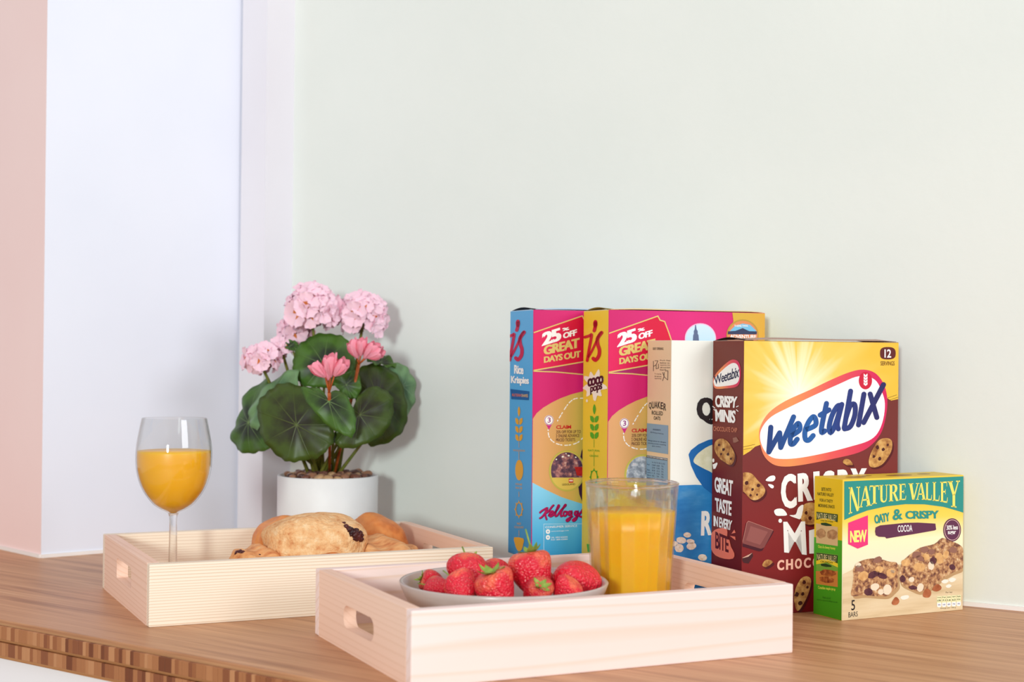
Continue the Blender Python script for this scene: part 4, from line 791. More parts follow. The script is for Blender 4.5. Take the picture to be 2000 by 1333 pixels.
def tumbler():
    Y = 1.315; c = at_y(1234.5, 950, Y); zf = 0.008; mm = Y/F
    g = thing('tumbler', 'fluted glass tumbler of orange juice standing beside the strawberry bowl', 'glass', (c.x, c.y, zf))
    def zz(py): return at_y(1234, py, Y).z-zf
    zr = zz(946); rt = 91.0*mm; rb = 74.0*mm
    def fl(a, k, z): return 1.0-0.020*abs(math.sin(10*a)) if 0.004 < z < zr-0.0135 else 1.0
    out = [(rb*0.9, 0.0), (rb, 0.002)] + [(rb+(rt-rb)*t, zr*t) for t in (0.06, 0.2, 0.4, 0.6, 0.75, 0.86, 0.885, 0.93, 0.98)] + [(rt, zr-0.0008)]
    inn = [(r-0.0013 if z > 0.01 else r-0.0025, max(z, 0.006)) for r, z in out[2:]]
    prof = out+[(rt-0.0007, zr)]+inn[::-1]
    obj('glass_wall', lathe_me('glass_wall', prof, 160, fl), GF, g)
    zj = zz(998); k = rt-rb
    jp = [(0.0002, 0.0068), (rb-0.0028, 0.0068)] + [(rb+k*(z/zr)-0.0015, z) for z in [0.0075+(zj-0.0075)*q/6 for q in range(7)]] + [(0.0002, zj-0.0003)]
    obj('orange_juice', lathe_me('orange_juice', jp, 160, fl), JU, g)
    rimp = [(rt-0.0022+0.0013*math.cos(a)+0.0012, zr+0.0008+0.0014*math.sin(a)) for a in [2*math.pi*i/8 for i in range(9)]]
    obj('rim', lathe_me('rim', rimp, 72, caps=False), GS, g)
tumbler()

# ------------------------------------------------------------------ bowl of strawberries
BY = 1.24; bc = at_y(984, 1133, BY); BR = 204*BY/F; BZ = bc.z
bowlc = Vector((bc.x, bc.y, 0.008)); bh = BZ-0.008
bp = [(0.0002, 0.0), (0.040, 0.0), (0.046, 0.001), (0.058, 0.006), (0.070, 0.016), (0.079, 0.030), (BR-0.0018, bh-0.006), (BR, bh-0.0012), (BR-0.001, bh), (BR-0.0035, bh-0.001), (BR-0.006, bh-0.008), (0.074, 0.031), (0.064, 0.018), (0.050, 0.010), (0.03, 0.0068), (0.0002, 0.006)]
bo = obj('ceramic_bowl', lathe_me('ceramic_bowl', bp, 96), noisy('grey_glaze', [(0.3, (186, 170, 164)), (0.7, (198, 183, 178))], 12, rough=0.28, spec=0.5)); bo.location = bowlc
tag(bo, 'shallow matt grey ceramic bowl of strawberries in the front tray', 'bowl')
def straw_mat():
    mt, nt, b = newmat('strawberry_skin'); L = nt.links
    tc = N(nt, 'ShaderNodeTexCoord'); oi = N(nt, 'ShaderNodeObjectInfo')
    vo = N(nt, 'ShaderNodeTexVoronoi', Scale=430.0); L.new(tc.outputs['Object'], vo.inputs['Vector'])
    r = ramp(nt, [(0.0, (252, 176, 150)), (0.14, (246, 120, 110)), (0.26, (214, 26, 48)), (1.0, (224, 34, 58))]); L.new(vo.outputs['Distance'], r.inputs[0])
    sp = N(nt, 'ShaderNodeSeparateXYZ'); L.new(tc.outputs['Object'], sp.inputs[0])
    n1 = N(nt, 'ShaderNodeTexNoise', Scale=60.0); L.new(tc.outputs['Object'], n1.inputs['Vector'])
    ad = N(nt, 'ShaderNodeMath', operation='MULTIPLY_ADD'); ad.inputs[1].default_value = 22.0; L.new(sp.outputs['Z'], ad.inputs[0]); L.new(n1.outputs[0], ad.inputs[2])
    r2 = ramp(nt, [(0.72, (0, 0, 0)), (1.0, (255, 255, 255))]); L.new(ad.outputs[0], r2.inputs[0])
    mx = N(nt, 'ShaderNodeMix', data_type='RGBA'); L.new(r2.outputs[0], mx.inputs[0]); L.new(r.outputs[0], mx.inputs[6]); mx.inputs[7].default_value = lin((240, 120, 80))
    hv = N(nt, 'ShaderNodeHueSaturation'); L.new(mx.outputs[2], hv.inputs['Color'])
    vv = N(nt, 'ShaderNodeMapRange'); vv.inputs[3].default_value = 0.9; vv.inputs[4].default_value = 1.25; L.new(oi.outputs['Random'], vv.inputs[0]); L.new(vv.outputs[0], hv.inputs['Value'])
    L.new(hv.outputs[0], b.inputs['Base Color']); b.inputs['Roughness'].default_value = 0.3; b.inputs['Specular IOR Level'].default_value = 0.5
    b.inputs['Subsurface Weight'].default_value = 0.15; b.inputs['Subsurface Radius'].default_value = (0.006, 0.001, 0.001)
    bn = N(nt, 'ShaderNodeBump', Strength=0.8, Distance=0.0016); L.new(vo.outputs['Distance'], bn.inputs['Height']); L.new(bn.outputs[0], b.inputs['Normal'])
    return mt
SM = straw_mat(); LG = noisy('calyx_green', [(0.3, (108, 140, 48)), (0.7, (160, 180, 84))], 120, rough=0.55)
def berry_me(seed):
    prof = [(0.0, -0.52), (0.12, -0.49), (0.25, -0.40), (0.36, -0.22), (0.44, 0.0), (0.475, 0.2), (0.45, 0.36), (0.34, 0.46), (0.18, 0.47), (0.0, 0.45)]
    cm = catmull(prof, 3, False); n = 28
    me = lathe_me('flesh', [(max(r, 0.002), z) for r, z in cm], n, lambda a, k, z: 1+0.07*math.sin(2*a+seed)+0.04*math.sin(3*a+2*seed))
    for v in me.vertices: v.co += Vector((0.06*math.sin(4*v.co.z+seed), 0.05*math.cos(3*v.co.z+seed), 0))
    for v in me.vertices: v.co *= 0.037
    return me
BME = [berry_me(s) for s in (0.3, 1.9, 3.7)]
def calyx_me(seed, n=8, ln=0.0115):
    rnd = random.Random(seed); vs, fs = [], []
    for i in range(n):
        a = 2*math.pi*i/n+rnd.uniform(-.2, .2); l = ln*rnd.uniform(.7, 1.15); up = rnd.uniform(-.2, .9)
        d = Vector((math.cos(a), math.sin(a), 0)); p = Vector((-d.y, d.x, 0)); b = len(vs)
        for s, wdt, hz in ((0.1, .0022, 0.0), (0.4, .0034, .0018*up), (0.75, .0022, .006*up), (1.0, .0002, .012*up)):
            q = d*l*s + Vector((0, 0, 0.0168+hz)); vs += [q+p*wdt+Vector((0, 0, .0006)), q-Vector((0, 0, .0005)), q-p*wdt+Vector((0, 0, .0006))]
        for k in range(3):
            fs += [[b+3*k, b+3*k+1, b+3*k+4, b+3*k+3], [b+3*k+1, b+3*k+2, b+3*k+5, b+3*k+4]]
    return mesh('calyx', vs, fs, True)
CME = [calyx_me(s) for s in (1, 2, 3)]
for q in BME: q.materials.append(SM)
for q in CME: q.materials.append(LG)
STEM = tube_me('stem', [(0, 0, 0.0165), (0.001, 0.0005, 0.024), (0.003, 0.0, 0.036)], [0.0011, 0.0008, 0.0007], 6); STEM.materials.append(LG)
# px centre, distance from bowl centre towards the viewer (m), size, axis of the calyx end, calyx?, stem?, label
berries = [
 (845, 1140, -0.004, 0.56, (-0.9, -0.1, 0.35), 1, 0, 'small strawberry at the left end of the bowl, leaves pointing left'),
 (868, 1150, 0.022, 0.65, (-0.75, 0.6, 0.1), 0, 1, 'pale red strawberry by the left rim, just right of the leftmost one'),
 (905, 1149, 0.030, 0.76, (-0.55, 0.75, 0.45), 0, 1, 'round strawberry at the front left with a short dark stalk'),
 (932, 1127, -0.006, 0.96, (-0.15, 0.75, 0.6), 1, 1, 'large bright strawberry on top of the pile, left of the tallest one'),
 (964, 1124, -0.018, 0.72, (0.1, 0.9, 0.5), 0, 0, 'dark red strawberry at the back of the pile, half hidden'),
 (962, 1152, 0.036, 0.92, (-0.35, -0.1, 0.95), 1, 0, 'light red strawberry at the bowl front with a green star of leaves'),
 (988, 1138, 0.012, 0.72, (0.5, 0.8, 0.2), 0, 0, 'glossy strawberry wedged beside the tallest one on its left'),
 (1033, 1133, 0.006, 1.03, (-0.15, 0.10, 1.0), 1, 1, 'tallest strawberry standing upright with green leaves and a long stalk'),
 (1012, 1116, -0.028, 0.56, (0.3, 0.8, 0.5), 0, 0, 'small dark strawberry behind the tallest one'),
 (1060, 1143, -0.006, 0.67, (0.1, 0.8, 0.6), 0, 1, 'small strawberry between the tallest one and the biggest right one'),
 (1110, 1137, 0.002, 1.08, (0.35, 0.9, -0.1), 0, 0, 'largest rounded strawberry at the right end of the bowl'),
 (1104, 1156, 0.030, 0.67, (0.6, -0.2, 0.8), 0, 0, 'low strawberry in front of the largest right one'),
 (1048, 1158, 0.034, 0.67, (0.25, -0.7, 0.65), 1, 0, 'strawberry low at the front rim with drooping yellow green leaves'),
]
for i in range(6):                       # the layer underneath carries the pile
    a = 2*math.pi*i/6+0.3; r = 0.031
    berries.append((None, (bowlc.x+r*math.cos(a), bowlc.y+r*math.sin(a), 0.027), 0, 0.6, (math.cos(2*a), math.sin(a), 0.1), 0, 0, 'strawberry low in the bowl underneath the others'))
def settle():
    P_, A_, S_ = [], [], [b[3] for b in berries]
    for b in berries: P_.append(Vector(b[1]) if b[0] is None else at_y(b[0], b[1], BY-b[2])); A_.append(Vector(b[4]).normalized())
    blobs = ((0.0055, 0.0182), (-0.0005, 0.0170), (-0.0075, 0.0132), (-0.0135, 0.0088))      # spheres along a berry's axis
    prof = [(0.0, 0.0145), (0.03, 0.0150), (0.050, 0.0182), (0.064, 0.0262), (0.074, 0.0392), (BR-0.006, 0.0502), (BR-0.0045, 0.0582)]
    for it in range(900):
        for a in range(len(P_)):
            for b in range(a):
                for oa, ra in blobs:
                    for ob, rb in blobs:
                        d = (P_[a]+A_[a]*oa*S_[a])-(P_[b]+A_[b]*ob*S_[b]); l = d.length or 1e-6; pen = ra*S_[a]+rb*S_[b]+0.0004-l
                        if pen > 0:
                            s = d/l*pen*0.3
                            for k, sg in ((a, 1), (b, -1)):
                                if berries[k][0] is None: P_[k] += s*sg
                                else: P_[k] += Vector((s.x*0.35, s.y*1.0, s.z*0.35))*sg + Vector((0, (0.0003 if d.y*sg > 0 else -0.0003)*min(1, pen*500), 0))
            for oa, ra in blobs:
                q = P_[a]+A_[a]*oa*S_[a]-Vector((bowlc.x, bowlc.y, 0)); rho = math.hypot(q.x, q.y)
                for (r0, z0), (r1, z1) in zip(prof, prof[1:]):
                    t_ = max(0, min(1, ((rho-r0)*(r1-r0)+(q.z-z0)*(z1-z0))/((r1-r0)**2+(z1-z0)**2))); cr, cz = r0+(r1-r0)*t_, z0+(z1-z0)*t_
                    nr, nz = -(z1-z0), (r1-r0); n_ = math.hypot(nr, nz); dist = ((rho-cr)*nr+(q.z-cz)*nz)/n_
                    if 0 < t_ < 1 and dist < ra*S_[a]+0.0003:
                        k = (ra*S_[a]+0.0003-dist)*0.5/n_; P_[a] += Vector((q.x/max(rho, 1e-6)*nr*k, q.y/max(rho, 1e-6)*nr*k, nz*k))
    return P_
SPOT = settle()
for i, (px, py, dy, sc, ax, cal, stm, lab) in enumerate(berries):
    c = SPOT[i]
    q = Vector(ax).normalized().to_track_quat('Z', 'Y')
    t = thing('strawberry', lab, 'strawberry', c, 0, 'strawberries in the grey bowl')
    t.rotation_mode = 'QUATERNION'; t.rotation_quaternion = q; t.scale = (sc, sc, sc)
    o = bpy.data.objects.new('flesh', BME[i % 3]); COL.objects.link(o); o.parent = t
    if cal: o = bpy.data.objects.new('calyx', CME[i % 3]); COL.objects.link(o); o.parent = t
    if stm: o = bpy.data.objects.new('stalk', STEM); COL.objects.link(o); o.parent = t

# ------------------------------------------------------------------ pastries
crust = noisy('floured_crust', [(0.28, (206, 128, 76)), (0.42, (230, 174, 120)), (0.56, (240, 194, 142)), (0.75, (250, 222, 182))], 120, 12, 0.85, 1.0, bscale=320)
brown = noisy('golden_brown_crust', [(0.28, (170, 78, 34)), (0.48, (218, 130, 66)), (0.75, (240, 166, 96))], 34, 5, 0.42, 0.3, bscale=120)
flaky = noisy('flaky_crust', [(0.25, (188, 98, 52)), (0.5, (228, 160, 102)), (0.75, (244, 196, 140))], 40, 5, 0.6, 0.8, stretch=(1, 3, 3), bscale=60)
choc = noisy('dark_chocolate_filling', [(0.3, (44, 18, 20)), (0.7, (92, 40, 38))], 90, 4, 0.35, 0.8)
def loaf_me(name, hx, hy, hz, seed, p=2.6, amp=0.08, fold=0.0):
    bm = bmesh.new(); bmesh.ops.create_icosphere(bm, subdivisions=5, radius=1.0)
    for v in bm.verts:
        d = v.co.normalized(); s = (abs(d.x)**p+abs(d.y)**p+abs(d.z)**p)**(-1/p); c = d*s
        nz = mnoise.noise(d*1.7+Vector((seed, 0, 0)))*amp*1.6 + mnoise.noise(d*5+Vector((0, seed, 0)))*amp*0.45 + mnoise.noise(d*14+Vector((0, 0, seed)))*amp*0.15
        c = c*(1+nz)
        if fold: c.z += fold*0.10*math.sin(c.x*7+c.y*2)
        if c.z < -0.6: c.z = -0.6+(c.z+0.6)*0.25
        v.co = Vector((c.x*hx, c.y*hy, c.z*hz))
    me = bpy.data.meshes.new(name); bm.to_mesh(me); bm.free()
    me.polygons.foreach_set('use_smooth', [True]*len(me.polygons)); return me
def pastry(label, x0, x1, y0, Y, zb, hy, mat, seed, rz=0.44, p=2.6, amp=0.07, fold=0.0):
    a = at_y(x0, y0, Y); b = at_y(x1, y0, Y); c = (a+b)/2; zt = c.z; hx = (b.x-a.x)/2; hz = (zt-zb)/1.68
    t = thing('pastry', label, 'pastry', (c.x, Y, zb), rz, 'pastries in the rear tray')
    me = loaf_me('crust', hx/math.cos(rz)*0.97, hy, hz, seed, p, amp, fold)
    for v in me.vertices: v.co.z += hz*0.72
    obj('crust', me, mat, t); return t, hx, hz
pl_right = pastry('flat flaky pastry lying low at the right of the pile', 660, 815, 1055, 1.530, 0.0085, 0.045, flaky, 4.1, 0.44, 2.4, 0.08, 1.0)[0]
pl_left = pastry('flat reddish pastry with dark holes lying at the left of the pile', 446, 560, 1072, 1.468, 0.0085, 0.035, flaky, 8.6, 0.44, 2.3, 0.09, 1.0)[0]
pl_under = pastry('flat pastry underneath the floury chocolate filled one', 560, 680, 1074, 1.484, 0.0085, 0.036, brown, 2.2)[0]
pl_back = pastry('golden brown bun leaning behind the floury pastry on its left', 494, 622, 1012, 1.569, 0.0085, 0.036, brown, 5.7, 0.44, 2.2)[0]
pl_bun = pastry('smooth golden brown bun behind the floury pastry on its right', 672, 790, 1007, 1.600, 0.0085, 0.042, brown, 1.3, 0.44, 2.1, 0.05)[0]
t, hx, hz = pastry('floury pale pastry on top of the pile with chocolate filling', 516, 716, 1008, 1.500, 0.0300, 0.038, crust, 3.3, 0.30, 2.7, 0.065)
def crust_of(q): return [c for c in q.children if c.name.startswith('crust')][0]
def press(soft, hard):
    bpy.context.view_layer.update(); so, ho = crust_of(soft), crust_of(hard)
    cm = ho.data.copy(); ctr = sum((v.co for v in cm.vertices), Vector())/len(cm.vertices)
    for v in cm.vertices: v.co = ctr+(v.co-ctr)*1.012
    cut = bpy.data.objects.new('press', cm); COL.objects.link(cut); cut.matrix_world = ho.matrix_world.copy()
    m_ = so.modifiers.new('press', 'BOOLEAN'); m_.operation = 'DIFFERENCE'; m_.object = cut; m_.solver = 'EXACT'
    dg = bpy.context.evaluated_depsgraph_get(); me = bpy.data.meshes.new_from_object(so.evaluated_get(dg)); so.modifiers.clear()
    me.polygons.foreach_set('use_smooth', [True]*len(me.polygons)); so.data = me; bpy.data.objects.remove(cut)
for soft, hards in ((pl_back, (t,)), (pl_bun, (t,)), (pl_under, (t,)), (pl_right, (t, pl_bun, pl_under)), (pl_left, (t, pl_under, pl_back))):
    for hd_ in hards: press(soft, hd_)
# chocolate spilling from its open right end
def lumps_me(name, ctrs, seed):
    bm = bmesh.new()
    for k, (cx, cy, cz, r) in enumerate(ctrs):
        g = bmesh.ops.create_icosphere(bm, subdivisions=2, radius=r, matrix=Matrix.Translation((cx, cy, cz)))
        for v in g['verts']: v.co += Vector((mnoise.noise(v.co*300), mnoise.noise(v.co*300+Vector((9, 0, 0))), mnoise.noise(v.co*300+Vector((0, 9, 0)))))*r*0.5
    me = bpy.data.meshes.new(name); bm.to_mesh(me); bm.free(); me.polygons.foreach_set('use_smooth', [True]*len(me.polygons)); return me
from mathutils.bvhtree import BVHTree
def on_crust(t, marks, name, label, push=0.35):
    cr = [c for c in t.children if c.name.startswith('crust')][0]; me = cr.data
    bv = BVHTree.FromPolygons([v.co for v in me.vertices], [list(p.vertices) for p in me.polygons])
    R = Matrix.Rotation(-t.rotation_euler.z, 3, 'Z'); o = R @ (CAM-Vector(t.location)); cl = []
    for px, py, r in marks:
        h_ = bv.ray_cast(o, (R @ ray(px, py)).normalized())
        if h_[0] is not None: q = h_[0]-h_[1]*r*push; cl.append((q.x, q.y, q.z, r))
    if cl: obj(name, lumps_me(name, cl, 1), choc, t, label)
on_crust(t, [(672, 1022, .0024), (677, 1028, .0032), (682, 1034, .0038), (688, 1039, .0044), (694, 1044, .0048), (700, 1049, .0046), (705, 1054, .0036), (696, 1037, .0030), (704, 1041, .0026), (708, 1047, .0022), (686, 1045, .0030), (694, 1052, .003)], 'chocolate_filling', 'dark chocolate filling')
on_crust(pl_left, [(463, 1079, .0030), (468, 1078, .0030), (474, 1079, .0022), (507, 1084, .0014)], 'filling_spots', 'dark filling showing through')
on_crust(pl_back, [(526, 1046, .0036), (530, 1041, .0036), (522, 1051, .003)], 'dark_filling', 'dark filling at the end')

#@@PLANT
# ------------------------------------------------------------------ potted geranium
PY = 1.76; pc = at_y(640.5, 928, PY); PR = 97.5*PY/F; PH = pc.z
plant = thing('potted_geranium', 'artificial pink geranium with round green leaves in a white pot', 'plant', (pc.x, PY, 0))
P0 = Vector((pc.x, PY, 0))
pot = [(PR*0.93, 0), (PR*0.96, 0.002), (PR, PH*0.5), (PR, PH-0.001), (PR-0.0008, PH), (PR-0.003, PH), (PR-0.004, PH-0.008), (PR*0.9, PH-0.012)]
obj('pot', lathe_me('pot', pot, 96), noisy('white_ceramic', [(0.3, (236, 236, 236)), (0.7, (242, 242, 242))], 20, rough=0.45), plant)
so = lathe_me('soil', [(PR-0.0045, PH-0.014), (PR-0.005, PH-0.006), (0.02, PH-0.003), (0.0005, PH-0.002)], 40); obj('soil', so, noisy('soil_brown', [(0.3, (60, 38, 28)), (0.7, (110, 74, 54))], 200), plant)
peb_m = [noisy('pebble_%d' % i, [(0.3, c), (0.7, tuple(min(255, int(v*1.35)) for v in c))], 90, rough=0.35, spec=0.5) for i, c in enumerate(((98, 58, 44), (134, 92, 68), (70, 42, 36), (164, 128, 92)))]
def pebble_me(s):
    bm = bmesh.new(); bmesh.ops.create_icosphere(bm, subdivisions=2, radius=1.0)
    for v in bm.verts: v.co *= 1+0.22*mnoise.noise(v.co*1.2+Vector((s*7, 0, 0))); v.co.z *= 0.7; v.co.x *= 1.15
    me = bpy.data.meshes.new('pebble'); bm.to_mesh(me); bm.free(); me.polygons.foreach_set('use_smooth', [True]*len(me.polygons)); me.materials.append(peb_m[s % 4]); return me
PB = [pebble_me(s) for s in range(8)]
placed = []
for k in range(900):
    if len(placed) >= 64: break
    r = (PR-0.011)*math.sqrt(random.random()); a = random.random()*2*math.pi; s = random.uniform(0.0042, 0.0068); x, y = r*math.cos(a), r*math.sin(a)
    if all((x-u)**2+(y-v)**2 > (0.85*(s+t_))**2 for u, v, t_ in placed) and x*x+y*y > 0.012**2:
        placed.append((x, y, s)); o = bpy.data.objects.new('pebble', random.choice(PB)); COL.objects.link(o); o.parent = plant
        o.location = (x, y, PH-0.003+s*0.35+0.004*max(0, 1-r/PR)); o.scale = (s, s, s); o.rotation_euler = (random.uniform(-.4, .4), random.uniform(-.4, .4), random.random()*6)
def leaf_mat(name, dark, edge, vein):
    mt, nt, b = newmat(name); L = nt.links
    tc = N(nt, 'ShaderNodeTexCoord'); sp = N(nt, 'ShaderNodeSeparateXYZ'); L.new(tc.outputs['UV'], sp.inputs[0])
    n1 = N(nt, 'ShaderNodeTexNoise', Scale=55.0, Detail=4.0); L.new(tc.outputs['Object'], n1.inputs['Vector'])
    ma = N(nt, 'ShaderNodeMath', operation='MULTIPLY_ADD'); ma.inputs[1].default_value = 1.3; L.new(n1.outputs[0], ma.inputs[0])
    sb = N(nt, 'ShaderNodeMath', operation='SUBTRACT'); sb.inputs[1].default_value = 0.62; L.new(sp.outputs['Y'], sb.inputs[0]); L.new(sb.outputs[0], ma.inputs[2])
    r = ramp(nt, [(0.3, dark), (0.55, tuple((dark[i]+edge[i])//2 for i in range(3))), (0.85, edge)]); L.new(ma.outputs[0], r.inputs[0])
    # nine veins by angle, fading outwards
    mu = N(nt, 'ShaderNodeMath', operation='MULTIPLY'); mu.inputs[1].default_value = 9.0; L.new(sp.outputs['X'], mu.inputs[0])
    fr = N(nt, 'ShaderNodeMath', operation='PINGPONG'); fr.inputs[1].default_value = 0.5; L.new(mu.outputs[0], fr.inputs[0])
    dv = N(nt, 'ShaderNodeMath', operation='MULTIPLY'); L.new(fr.outputs[0], dv.inputs[0]); L.new(sp.outputs['Y'], dv.inputs[1])
    vr = nt.nodes.new('ShaderNodeValToRGB'); vr.color_ramp.elements[0].color = (1, 1, 1, 1); vr.color_ramp.elements[1].color = (0, 0, 0, 1); vr.color_ramp.elements[0].position = 0.004; vr.color_ramp.elements[1].position = 0.022; L.new(dv.outputs[0], vr.inputs[0])
    fd = N(nt, 'ShaderNodeMapRange'); fd.inputs[1].default_value = 0.0; fd.inputs[2].default_value = 0.85; fd.inputs[3].default_value = 0.85; fd.inputs[4].default_value = 0.05; L.new(sp.outputs['Y'], fd.inputs[0])
    vm = N(nt, 'ShaderNodeMath', operation='MULTIPLY'); L.new(vr.outputs[0], vm.inputs[0]); L.new(fd.outputs[0], vm.inputs[1])
    mx = N(nt, 'ShaderNodeMix', data_type='RGBA'); L.new(vm.outputs[0], mx.inputs[0]); L.new(r.outputs[0], mx.inputs[6]); mx.inputs[7].default_value = lin(vein)
    L.new(mx.outputs[2], b.inputs['Base Color']); b.inputs['Roughness'].default_value = 0.42; b.inputs['Specular IOR Level'].default_value = 0.4
    bn = N(nt, 'ShaderNodeBump', Strength=0.35, Distance=0.001); L.new(vr.outputs[0], bn.inputs['Height']); L.new(bn.outputs[0], b.inputs['Normal'])
    return mt
LM = leaf_mat('geranium_leaf', (32, 44, 26), (68, 104, 34), (124, 156, 88))
LMd = leaf_mat('geranium_leaf_dark', (36, 35, 17), (64, 84, 24), (96, 112, 50))
LMp = leaf_mat('geranium_leaf_pale', (80, 112, 80), (112, 148, 100), (150, 180, 140))
kc = 410/1333.0
def LC(x, y): return (430+x*kc, 540+y*kc)
def leaf(cx, cy, outline, Y, nrm, cup, mat):
    n = Vector(nrm).normalized(); c = at_y(*LC(cx, cy), Y)
    pts = catmull(outline, 6); m_ = len(pts); rings = 7; vs, fs, uvs = [c-P0], [], [(0.5, 0)]
    ctr = c
    for r in range(1, rings+1):
        s = r/rings
        for i, (x, y) in enumerate(pts):
            sc = 1+0.018*math.sin(i*1.35)*(s**3)
            q = on_plane(*LC(cx+(x-cx)*s*sc, cy+(y-cy)*s*sc), ctr, n)
            q += n*(cup*s*s*0.02 + 0.0022*math.sin(i*2*math.pi*7/m_)*s*s)
            vs.append(q-P0); uvs.append((i/m_, s))
    for i in range(m_): fs.append([0, 1+i, 1+(i+1) % m_])
    for r in range(rings-1):
        for i in range(m_): a = 1+r*m_+i; b = 1+r*m_+(i+1) % m_; fs.append([a, a+m_, b+m_, b])
    me = mesh('leaf', vs, fs, True); ul = me.uv_layers.new(name='UVMap')
    for p in me.polygons:
        ids = list(p.vertices); us = [uvs[i][0] for i in ids]; wrap = max(us)-min(us) > 0.6 and len(ids) == 4 or (len(ids) == 3 and max(uvs[ids[1]][0], uvs[ids[2]][0])-min(uvs[ids[1]][0], uvs[ids[2]][0]) > 0.6)
        for li, vi in zip(p.loop_indices, ids):
            u, v = uvs[vi]
            if len(ids) == 3 and vi == 0: u = uvs[ids[1]][0]
            if wrap and u < 0.4: u += 1
            ul.data[li].uv = (u, v)
    o = obj('leaf', me, mat, plant); sm = o.modifiers.new('thickness', 'SOLIDIFY'); sm.thickness = 0.0006; sm.offset = 0
    st = c-P0-n*0.0015; base = Vector((random.uniform(-.012, .012), random.uniform(-.01, .01), PH))
    obj('leaf_stem', tube_me('leaf_stem', [base, base.lerp(st, 0.45)+Vector((st.x*0.06, 0.012, 0.006)), base.lerp(st, 0.85)+Vector((0, 0.008, 0.002)), st], [0.0021, 0.0018, 0.0014, 0.0011], 7), STM, plant)
STM = noisy('stem_green', [(0.3, (92, 108, 38)), (0.7, (140, 128, 52))], 60, rough=0.5)
leaf(485, 945, [(225, 850), (245, 770), (310, 705), (400, 672), (490, 690), (570, 760), (640, 850), (700, 930), (712, 1000), (690, 1070), (620, 1145), (530, 1160), (450, 1178), (370, 1150), (290, 1070), (240, 980)], PY-0.07, (-0.25, -1, 0.25), -0.3, LMd)
leaf(660, 560, [(470, 480), (510, 415), (580, 372), (670, 356), (760, 368), (820, 420), (850, 500), (850, 590), (800, 660), (720, 690), (620, 700), (530, 690), (475, 630), (456, 555)], PY-0.03, (-0.05, -1, 0.35), -0.2, LM)
leaf(690, 795, [(512, 705), (545, 690), (600, 690), (650, 720), (690, 775), (705, 725), (745, 708), (800, 750), (845, 830), (862, 920), (842, 1000), (790, 1000), (710, 955), (630, 885), (560, 800)], PY-0.086, (0.05, -1, 0.5), -0.3, LM)
leaf(885, 880, [(842, 840), (880, 750), (955, 698), (1040, 705), (1098, 770), (1102, 870), (1055, 975), (960, 1045), (850, 1082), (750, 1075), (722, 1000), (780, 930)], PY-0.06, (0.2, -1, 0.35), -0.25, LMd)
leaf(1000, 780, [(850, 640), (910, 565), (1000, 552), (1100, 595), (1165, 690), (1192, 830), (1182, 950), (1095, 1040), (960, 1075), (910, 1000), (880, 850)], PY-0.012, (0.25, -1, 0.2), -0.3, LMd)
leaf(1160, 700, [(1080, 560), (1150, 550), (1215, 600), (1252, 680), (1248, 780), (1205, 880), (1160, 900), (1110, 800), (1080, 660)], PY+0.02, (0.8, -1, 0.1), -0.2, LMp)
leaf(330, 760, [(168, 880), (205, 780), (290, 680), (390, 612), (475, 585), (480, 700), (420, 800), (300, 900), (218, 966), (182, 935)], PY-0.035, (-0.7, -1, 0.5), -0.2, LMp)
leaf(180, 930, [(115, 790), (180, 702), (295, 648), (300, 780), (290, 900), (300, 1080), (220, 1112), (140, 1122), (80, 1090), (48, 1015), (68, 940), (110, 860)], PY-0.004, (-0.75, -1, 0.2), -0.3, LM)
leaf(800, 690, [(718, 665), (790, 620), (860, 600), (895, 690), (870, 770), (820, 775), (760, 730)], PY-0.045, (0.2, -1, 0.1), 0.1, LM)
leaf(1020, 545, [(930, 535), (1000, 508), (1060, 512), (1112, 565), (1108, 588), (1040, 575), (970, 560)], PY+0.0, (0.2, -0.6, 1.2), 0.1, LM)
leaf(450, 440, [(412, 430), (440, 405), (480, 412), (500, 440), (470, 470), (425, 465)], PY-0.01, (-0.2, -1, 0.4), 0.0, LM)
# flower heads
pet_m = noisy('pale_pink_petal', [(0.3, (252, 196, 214)), (0.7, (254, 222, 234))], 90, rough=0.6, sss=0.2)
pet_d = noisy('deep_pink_petal', [(0.3, (246, 128, 152)), (0.7, (252, 176, 192))], 120, rough=0.6, sss=0.2)
eye_m = noisy('orange_eye', [(0.3, (190, 92, 40)), (0.7, (224, 140, 70))], 200, rough=0.6)
ped_m = noisy('red_brown_stalk', [(0.3, (150, 62, 24)), (0.7, (196, 104, 40))], 120, rough=0.5)
def floret_me(seed, open_=0.35):
    rnd = random.Random(seed); vs, fs, mi = [], [], []
    for k in range(5):
        a = 2*math.pi*k/5+rnd.uniform(-.12, .12); d = Vector((math.cos(a), math.sin(a), 0)); p = Vector((-d.y, d.x, 0)); op = open_+rnd.uniform(-.15, .15); b = len(vs)
        for s, wdt in ((0.05, .1), (0.3, .3), (0.6, .5), (0.85, .46), (1.0, .22)):
            for t_ in (-1, -.5, 0, .5, 1):
                z = op*s*0.9 - 0.25*s*s + 0.10*(t_*t_)*s + 0.05*math.sin(5*t_+seed+k)*s
                q = d*s*(1-0.12*abs(t_)*(s > .9)) + p*wdt*t_ + Vector((0, 0, z)); vs.append(q)
        for i in range(4):
            for j in range(4): fs.append([b+i*5+j, b+i*5+j+1, b+(i+1)*5+j+1, b+(i+1)*5+j]); mi.append(1 if i == 0 and k % 2 else 0)
    b = len(vs); n = 6
    for zc, r in ((-0.9, .05), (-0.2, .09), (0.02, .15)): vs += [Vector((r*math.cos(2*math.pi*i/n), r*math.sin(2*math.pi*i/n), zc)) for i in range(n)]
    for r in range(2):
        for i in range(n): fs.append([b+r*n+i, b+r*n+(i+1) % n, b+(r+1)*n+(i+1) % n, b+(r+1)*n+i]); mi.append(2)
    return mesh('floret', vs, fs, True, mi)
FL = [floret_me(s, o) for s, o in ((1, .25), (2, .45), (3, .15), (4, .6))]
